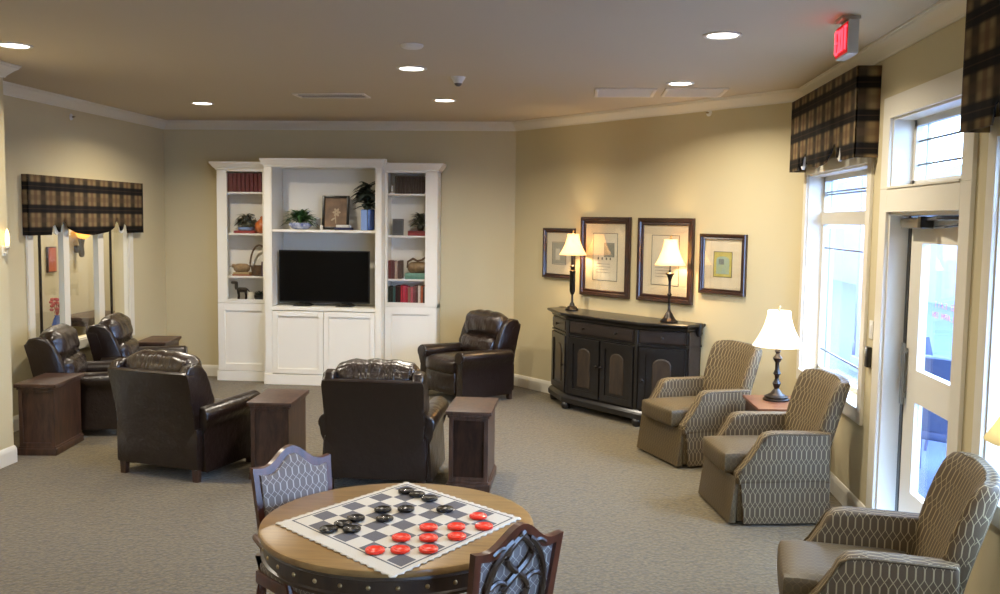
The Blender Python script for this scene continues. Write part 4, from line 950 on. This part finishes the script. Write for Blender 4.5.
def spr(loc, rz, label):
    t = thing('wall_sprinkler', label, 'sprinkler', loc, rz); b = nb(); lathe(b, [(.032, 0), (.032, .004), (.02, .012), (.01, .014)], 18); bmesh.ops.rotate(b, cent=(0, 0, 0), matrix=Matrix.Rotation(PI/2, 3, 'X'), verts=b.verts); obj('escutcheon', b, M['plate'], t)
    b = nb(); tube(b, [(0, -.01, 0), (0, -.035, 0)], .008, 8); box(b, -.012, .012, -.045, -.033, .004, .008); obj('nozzle', b, M['brass'], t)
spr((XL, 8.841, 2.878), PI/2, 'round white sprinkler cap high on the left wall'); spr(dg(2.81, 0, 2.934), DROT, 'round white sprinkler cap high on the angled wall')
# exit sign
t = thing('exit_sign', 'lit red exit sign hanging from the ceiling before the door', 'sign', (1.405, 5.33, ZC))
b = nb(); box(b, -.05, .05, -.07, .07, -.02, 0, .004); obj('canopy', b, M['sign'], t)
b = nb(); box(b, -.028, .028, -.125, .125, -.21, -.03, .008); obj('sign_housing', b, M['sign'], t)
b = nb(); box(b, -.031, -.027, -.115, .115, -.20, -.04); obj('sign_face', b, M['signface'], t)
b = nb(); letters(b, 'EXIT', lambda x, y: (-.033, .105-x, -.18+y), .038, .12, .019, .007); obj('sign_letters', b, M['signred'], t)
# switch plates
t = thing('light_switch', 'white switch plate on the wall between window and door', 'switch', (XR, 6.09, 1.27), -PI/2)
b = nb(); box(b, -.036, .036, -.006, 0, -.058, .058, .002); obj('switch_plate', b, M['plate'], t); b = nb(); box(b, -.014, .014, -.010, -.005, -.03, .03, .002); obj('rocker', b, M['lining'], t)
t = thing('card_reader', 'black wall device just below the white switch plate', 'switch', (XR, 6.09, 1.10), -PI/2)
b = nb(); box(b, -.03, .03, -.03, 0, -.07, .06, .006); obj('reader_body', b, M['black'], t); b = nb(); box(b, -.02, .02, -.033, -.029, .0, .04, .002); obj('reader_panel', b, M['grey_metal'], t)
# red lettering on the upper door glass
dg_t = thing('glass_lettering', 'faint red lettering on the outside of the upper door glass', 'lettering', (xd+.025, 5.29, 1.45))
b = nb(); letters(b, 'NO EXIT', lambda x, y: (.001, -.17+x, .03+y), .032, .030, .016, .0018); letters(b, 'ALARM ON', lambda x, y: (.001, -.17+x, -.03+y), .032, .030, .012, .0018)
obj('letters', b, plain('red_vinyl', (216, 120, 136), .6), dg_t)

# ---------------------------------------------------------------- games table
TC, TR, TZ = (-.722, 3.64), .549, .72
t = thing('games_table', 'round honey oak table with studded dark rim in the foreground', 'table', (*TC, 0))
b = nb(); lathe(b, [(TR-.02, TZ-.03), (TR-.004, TZ-.026), (TR, TZ-.014), (TR-.004, TZ-.003), (TR-.014, TZ), (.0005, TZ)], 72); obj('table_top', b, M['honey'], t)
b = nb(); loft(b, [[(r*math.cos(2*PI*i/72), r*math.sin(2*PI*i/72), z) for i in range(72)] for r, z in ((TR-.03, TZ-.115), (TR-.012, TZ-.112), (TR-.01, TZ-.10), (TR-.02, TZ-.095), (TR-.02, TZ-.045), (TR-.008, TZ-.038), (TR-.012, TZ-.028), (TR-.05, TZ-.026), (TR-.05, TZ-.11), (TR-.03, TZ-.115))], cap=False); obj('apron', b, M['table_dark'], t)
st0 = None
for i in range(32):
    a = 2*PI*i/32
    if st0 is None:
        b = nb(); lathe(b, [(.009, 0), (.008, .003), (.004, .006)], 10); bmesh.ops.rotate(b, cent=(0, 0, 0), matrix=Matrix.Rotation(PI/2, 3, 'Y'), verts=b.verts); st0 = obj('nail_head', b, M['brass'], t); q = st0
    else: q = st0.copy(); COL.objects.link(q); q.parent = t
    q.location = ((TR-.0205)*math.cos(a), (TR-.0205)*math.sin(a), TZ-.07); q.rotation_euler = (0, 0, a)
b = nb(); lathe(b, [(.09, .10), (.10, .12), (.06, .17), (.045, .22), (.065, .32), (.07, .38), (.055, .48), (.045, .52), (.09, .60), (.16, .62), (.16, .69)], 28); obj('pedestal', b, M['table_dark'], t)
for k in range(4):
    a = math.radians(150)+k*PI/2; b = nb(); pts = [(.06, .10), (.20, .16), (.34, .10), (.42, .03)]; tube(b, [(r*math.cos(a), r*math.sin(a), z) for r, z in pts], [.05, .045, .035, .03], 10); obj('pedestal_foot', b, M['table_dark'], t)
# checkerboard cloth
Lc, Bc, Rc, Fc = Vector((-1.12, 3.57)), Vector((-.78, 4.12)), Vector((-.28, 3.71)), Vector((-.61, 3.13))
def QM(u, v):   # u: L->F edge, v: L->B edge, in 0..8
    u /= 8; v /= 8; return Lc*(1-u)*(1-v)+Fc*u*(1-v)+Bc*(1-u)*v+Rc*u*v
tc = NT('checkerboard_cloth'); uv = tc.coords('UV'); sp = tc.n('ShaderNodeSeparateXYZ'); tc.l(uv, sp.inputs[0]); U, V = sp.outputs[0], sp.outputs[1]
par = tc.math('MODULO', tc.math('ADD', tc.math('FLOOR', tc.math('ADD', U, 20)), tc.math('FLOOR', tc.math('ADD', V, 20))), 2)
du = tc.math('SUBTRACT', tc.math('ABSOLUTE', tc.math('SUBTRACT', U, 4)), 4); dv = tc.math('SUBTRACT', tc.math('ABSOLUTE', tc.math('SUBTRACT', V, 4)), 4); dm = tc.math('MAXIMUM', du, dv)
inside = tc.math('LESS_THAN', dm, 0); line = tc.math('MULTIPLY', tc.math('GREATER_THAN', dm, .09), tc.math('LESS_THAN', dm, .19))
c = tc.mix(tc.math('MULTIPLY', par, inside), lin((196, 190, 176)), lin((92, 90, 94))); c = tc.mix(line, c, lin((88, 88, 90)))
wv = tc.noise(tc.coords('Object'), 220, 2); tc.l(c, tc.b.inputs['Base Color']); tc.b.inputs['Roughness'].default_value = .9; tc.bump(wv, .6, .003); M['mat'] = tc.m
b = nb(); N = 72; lo, hi = -.62, 8.62; g = []
for i in range(N+1):
    r_ = []
    for j in range(N+1):
        u, v = -.5+9.0*i/N, -1.0+9.45*j/N
        if i in (0, N): u += .07*math.sin(v*13)*(1 if i else -1)
        if j in (0, N): v += .07*math.sin(u*13)*(1 if j else -1)
        p = QM(u, v); h = TZ+.005+(.0012*noise.noise(Vector((u*.8, v*.8, 0))))
        r_.append((b.verts.new((p.x, p.y, h)), (u, v)))
    g.append(r_)
lay = b.loops.layers.uv.new('UVMap')
for i in range(N):
    for j in range(N):
        q = (g[i][j], g[i+1][j], g[i+1][j+1], g[i][j+1]); f = b.faces.new([x[0] for x in q])
        for lp, x in zip(f.loops, q): lp[lay].uv = x[1]
o = obj('checkerboard', b, M['mat'], None, uv=False); s = o.modifiers.new('thickness', 'SOLIDIFY'); s.thickness = .003; s.offset = -1
tag(o, 'cream cloth checkerboard with lacy edge lying on the round table', 'checkerboard')
MC, EX = Vector((-.70, 3.63)), Vector((math.cos(math.radians(-39.7)), math.sin(math.radians(-39.7)))); EY = Vector((-EX.y, EX.x))
def checker(pos, mat, label):
    b = nb(); lathe(b, [(.030, 0), (.0355, .003), (.0365, .007), (.0355, .012), (.031, .0145), (.027, .012), (.023, .012), (.020, .0145), (.013, .012), (.010, .011), (.0005, .011)], 28)
    o = obj('checker_piece', b, M[mat]); p = MC+EX*pos[0]*.0825+EY*pos[1]*.0825; o.location = (p.x, p.y, TZ+.0066); tag(o, label, 'checker', 'checkers on the cloth board')
BK = [((-1.09, -3.58), 'black checker, leftmost of all at the left corner'), ((-1.27, -2.66), 'black checker touching the two leftmost ones, behind them'), ((-1.52, -1.7), 'black checker at the back of the left cluster of four'), ((-.37, -2.8), 'black checker at the right front of the left cluster'), ((-1.73, .11), 'black checker on the board middle, farther of the middle pair'), ((-.55, -.71), 'black checker on the board middle, nearer of the middle pair'), ((-3.42, 3.0), 'black checker, farthest in the back corner row'), ((-2.54, 3.03), 'black checker, middle of the back corner row of three'), ((-1.55, 3.04), 'black checker, nearest of the back corner row of three'), ((-1.02, 1.02), 'black checker standing alone below the back corner row'), ((.33, 2.42), 'black checker, rightmost black one alone near the right edge')]
RD = [((2.29, 2.87), 'red checker near the right corner, farther of two'), ((3.57, 2.03), 'red checker near the right corner, nearer of two'), ((2.71, 1.03), 'red checker in the farther red row, its right end'), ((1.89, .0), 'red checker in the farther red row, left of its right end'), ((3.74, .12), 'red checker just in front of the farther row right end'), ((3.01, -.97), 'red checker at the centre of the red cluster'), ((2.12, -1.85), 'red checker at the left of the red cluster, farther back'), ((4.12, -1.93), 'red checker in the nearest red row, rightmost'), ((3.32, -2.88), 'red checker in the nearest red row, middle'), ((2.61, -3.73), 'red checker in the nearest red row, leftmost')]
for p, l_ in BK: checker(p, 'black_piece', l_)
for p, l_ in RD: checker(p, 'red_piece', l_)

# ---------------------------------------------------------------- dining chairs
def dining_chair():
    t = thing('dining_chair', '', 'chair', group='mahogany dining chairs at the games table'); Wd = M['chairwood']
    yb = lambda z: .20+.16*max(0, z-.44)          # backrest rake
    def topz(u): return .855+.075*(.5+.5*math.cos(PI*min(1, abs(u)/.72)))-.0+.006*max(0, abs(u)-.8)*5
    def ringpts(w_, dt, zb):
        hw = .195-w_; pts = [(-hw*.90, zb)]+[(-hw*(.90+.10*k/5), zb+(topz(1)-dt-zb)*k/5) for k in range(1, 5)]
        pts += [(-hw+2*hw*i/20, topz(-1+2*i/20)-dt) for i in range(21)]
        pts += [(hw*(.90+.10*k/5), zb+(topz(1)-dt-zb)*k/5) for k in range(4, 0, -1)]+[(hw*.90, zb)]; return pts
    o_, i_ = ringpts(0, 0, .44), ringpts(.028, .032, .50); b = nb()
    L = []
    for pts, dy in ((o_, 0), (i_, 0), (i_, .028), (o_, .028)): L.append([(x, yb(z)+dy, z) for x, z in pts])
    loft(b, L+[L[0]], cap=False); obj('back_frame', b, Wd, t, ang=50)
    # upholstered panel filling the front of the frame
    b = nb(); ii = ringpts(.026, .030, .50); lp0 = [(x, yb(z)+.012, z) for x, z in ii]; cz = .69
    lp1 = [(x*.97, yb(z)-.010, cz+(z-cz)*.97) for x, z in ii]; lp2 = [(x*.86, yb(z)-.018, cz+(z-cz)*.88) for x, z in ii]; loft(b, [lp0, lp1, lp2]); obj('back_pad', b, M['pad'], t)
    b = nb()
    def rib(f, n=28, r=.0085): tube(b, [(f(k/n)[0], yb(f(k/n)[1])+.026, f(k/n)[1]) for k in range(n+1)], r, 6, flat=1.3)
    for s in (-1, 1):
        rib(lambda q: (s*.055*math.sin(q*PI*3+.25), .50+.40*q), r=.0095)
        rib(lambda q: (s*(.035+.095*math.sin(q*PI)**.7), .50+.375*q), r=.0095)
        for zc in (.59, .72, .84): rib(lambda q: (s*(.045+.07*q), zc+.018*math.sin(q*PI)), n=8, r=.007)
    obj('fretwork_splat', b, M['table_dark'], t)
    b = nb(); box(b, -.22, .22, -.22, .21, .385, .44, .008); obj('seat_rail', b, Wd, t); b = nb(); soft(b, (0, -.01, .455), (.43, .42, .06), .028, (0, 0, .02), n=6); obj('seat', b, M['pad'], t)
    for s in (-1, 1):
        b = nb(); tube(b, [(s*.20, -.19, .40), (s*.205, -.20, .3), (s*.20, -.195, .15), (s*.20, -.20, 0)], [.028, .024, .017, .014], 8); obj('leg', b, Wd, t)
        b = nb(); tube(b, [(s*.195, .215, .50), (s*.195, .20, .35), (s*.20, .23, .15), (s*.205, .27, 0)], [.02, .022, .018, .015], 8); obj('leg', b, Wd, t)
        b = nb(); tube(b, [(s*.205, yb(.6)+.005, .575), (s*.235, .12, .58), (s*.25, -.02, .57), (s*.25, -.12, .55)], [.015, .018, .018, .024], 8); tube(b, [(s*.25, -.08, .555), (s*.235, -.05, .5), (s*.215, -.08, .42)], [.016, .014, .018], 8); obj('arm', b, Wd, t)
    return t
D0 = dining_chair(); D0['label'] = 'mahogany dining chair at the left of the round table, pad facing us'
fa = Vector((.62, -.55)).normalized()
put(D0, -1.262+fa.x*.275, 3.96+fa.y*.275, facing(*fa))
fb = Vector((-.70, .70)).normalized()
dup(D0, (-.20+fb.x*.275, 3.05+fb.y*.275, 0), facing(*fb), 'mahogany dining chair at lower right with fretwork back towards us')
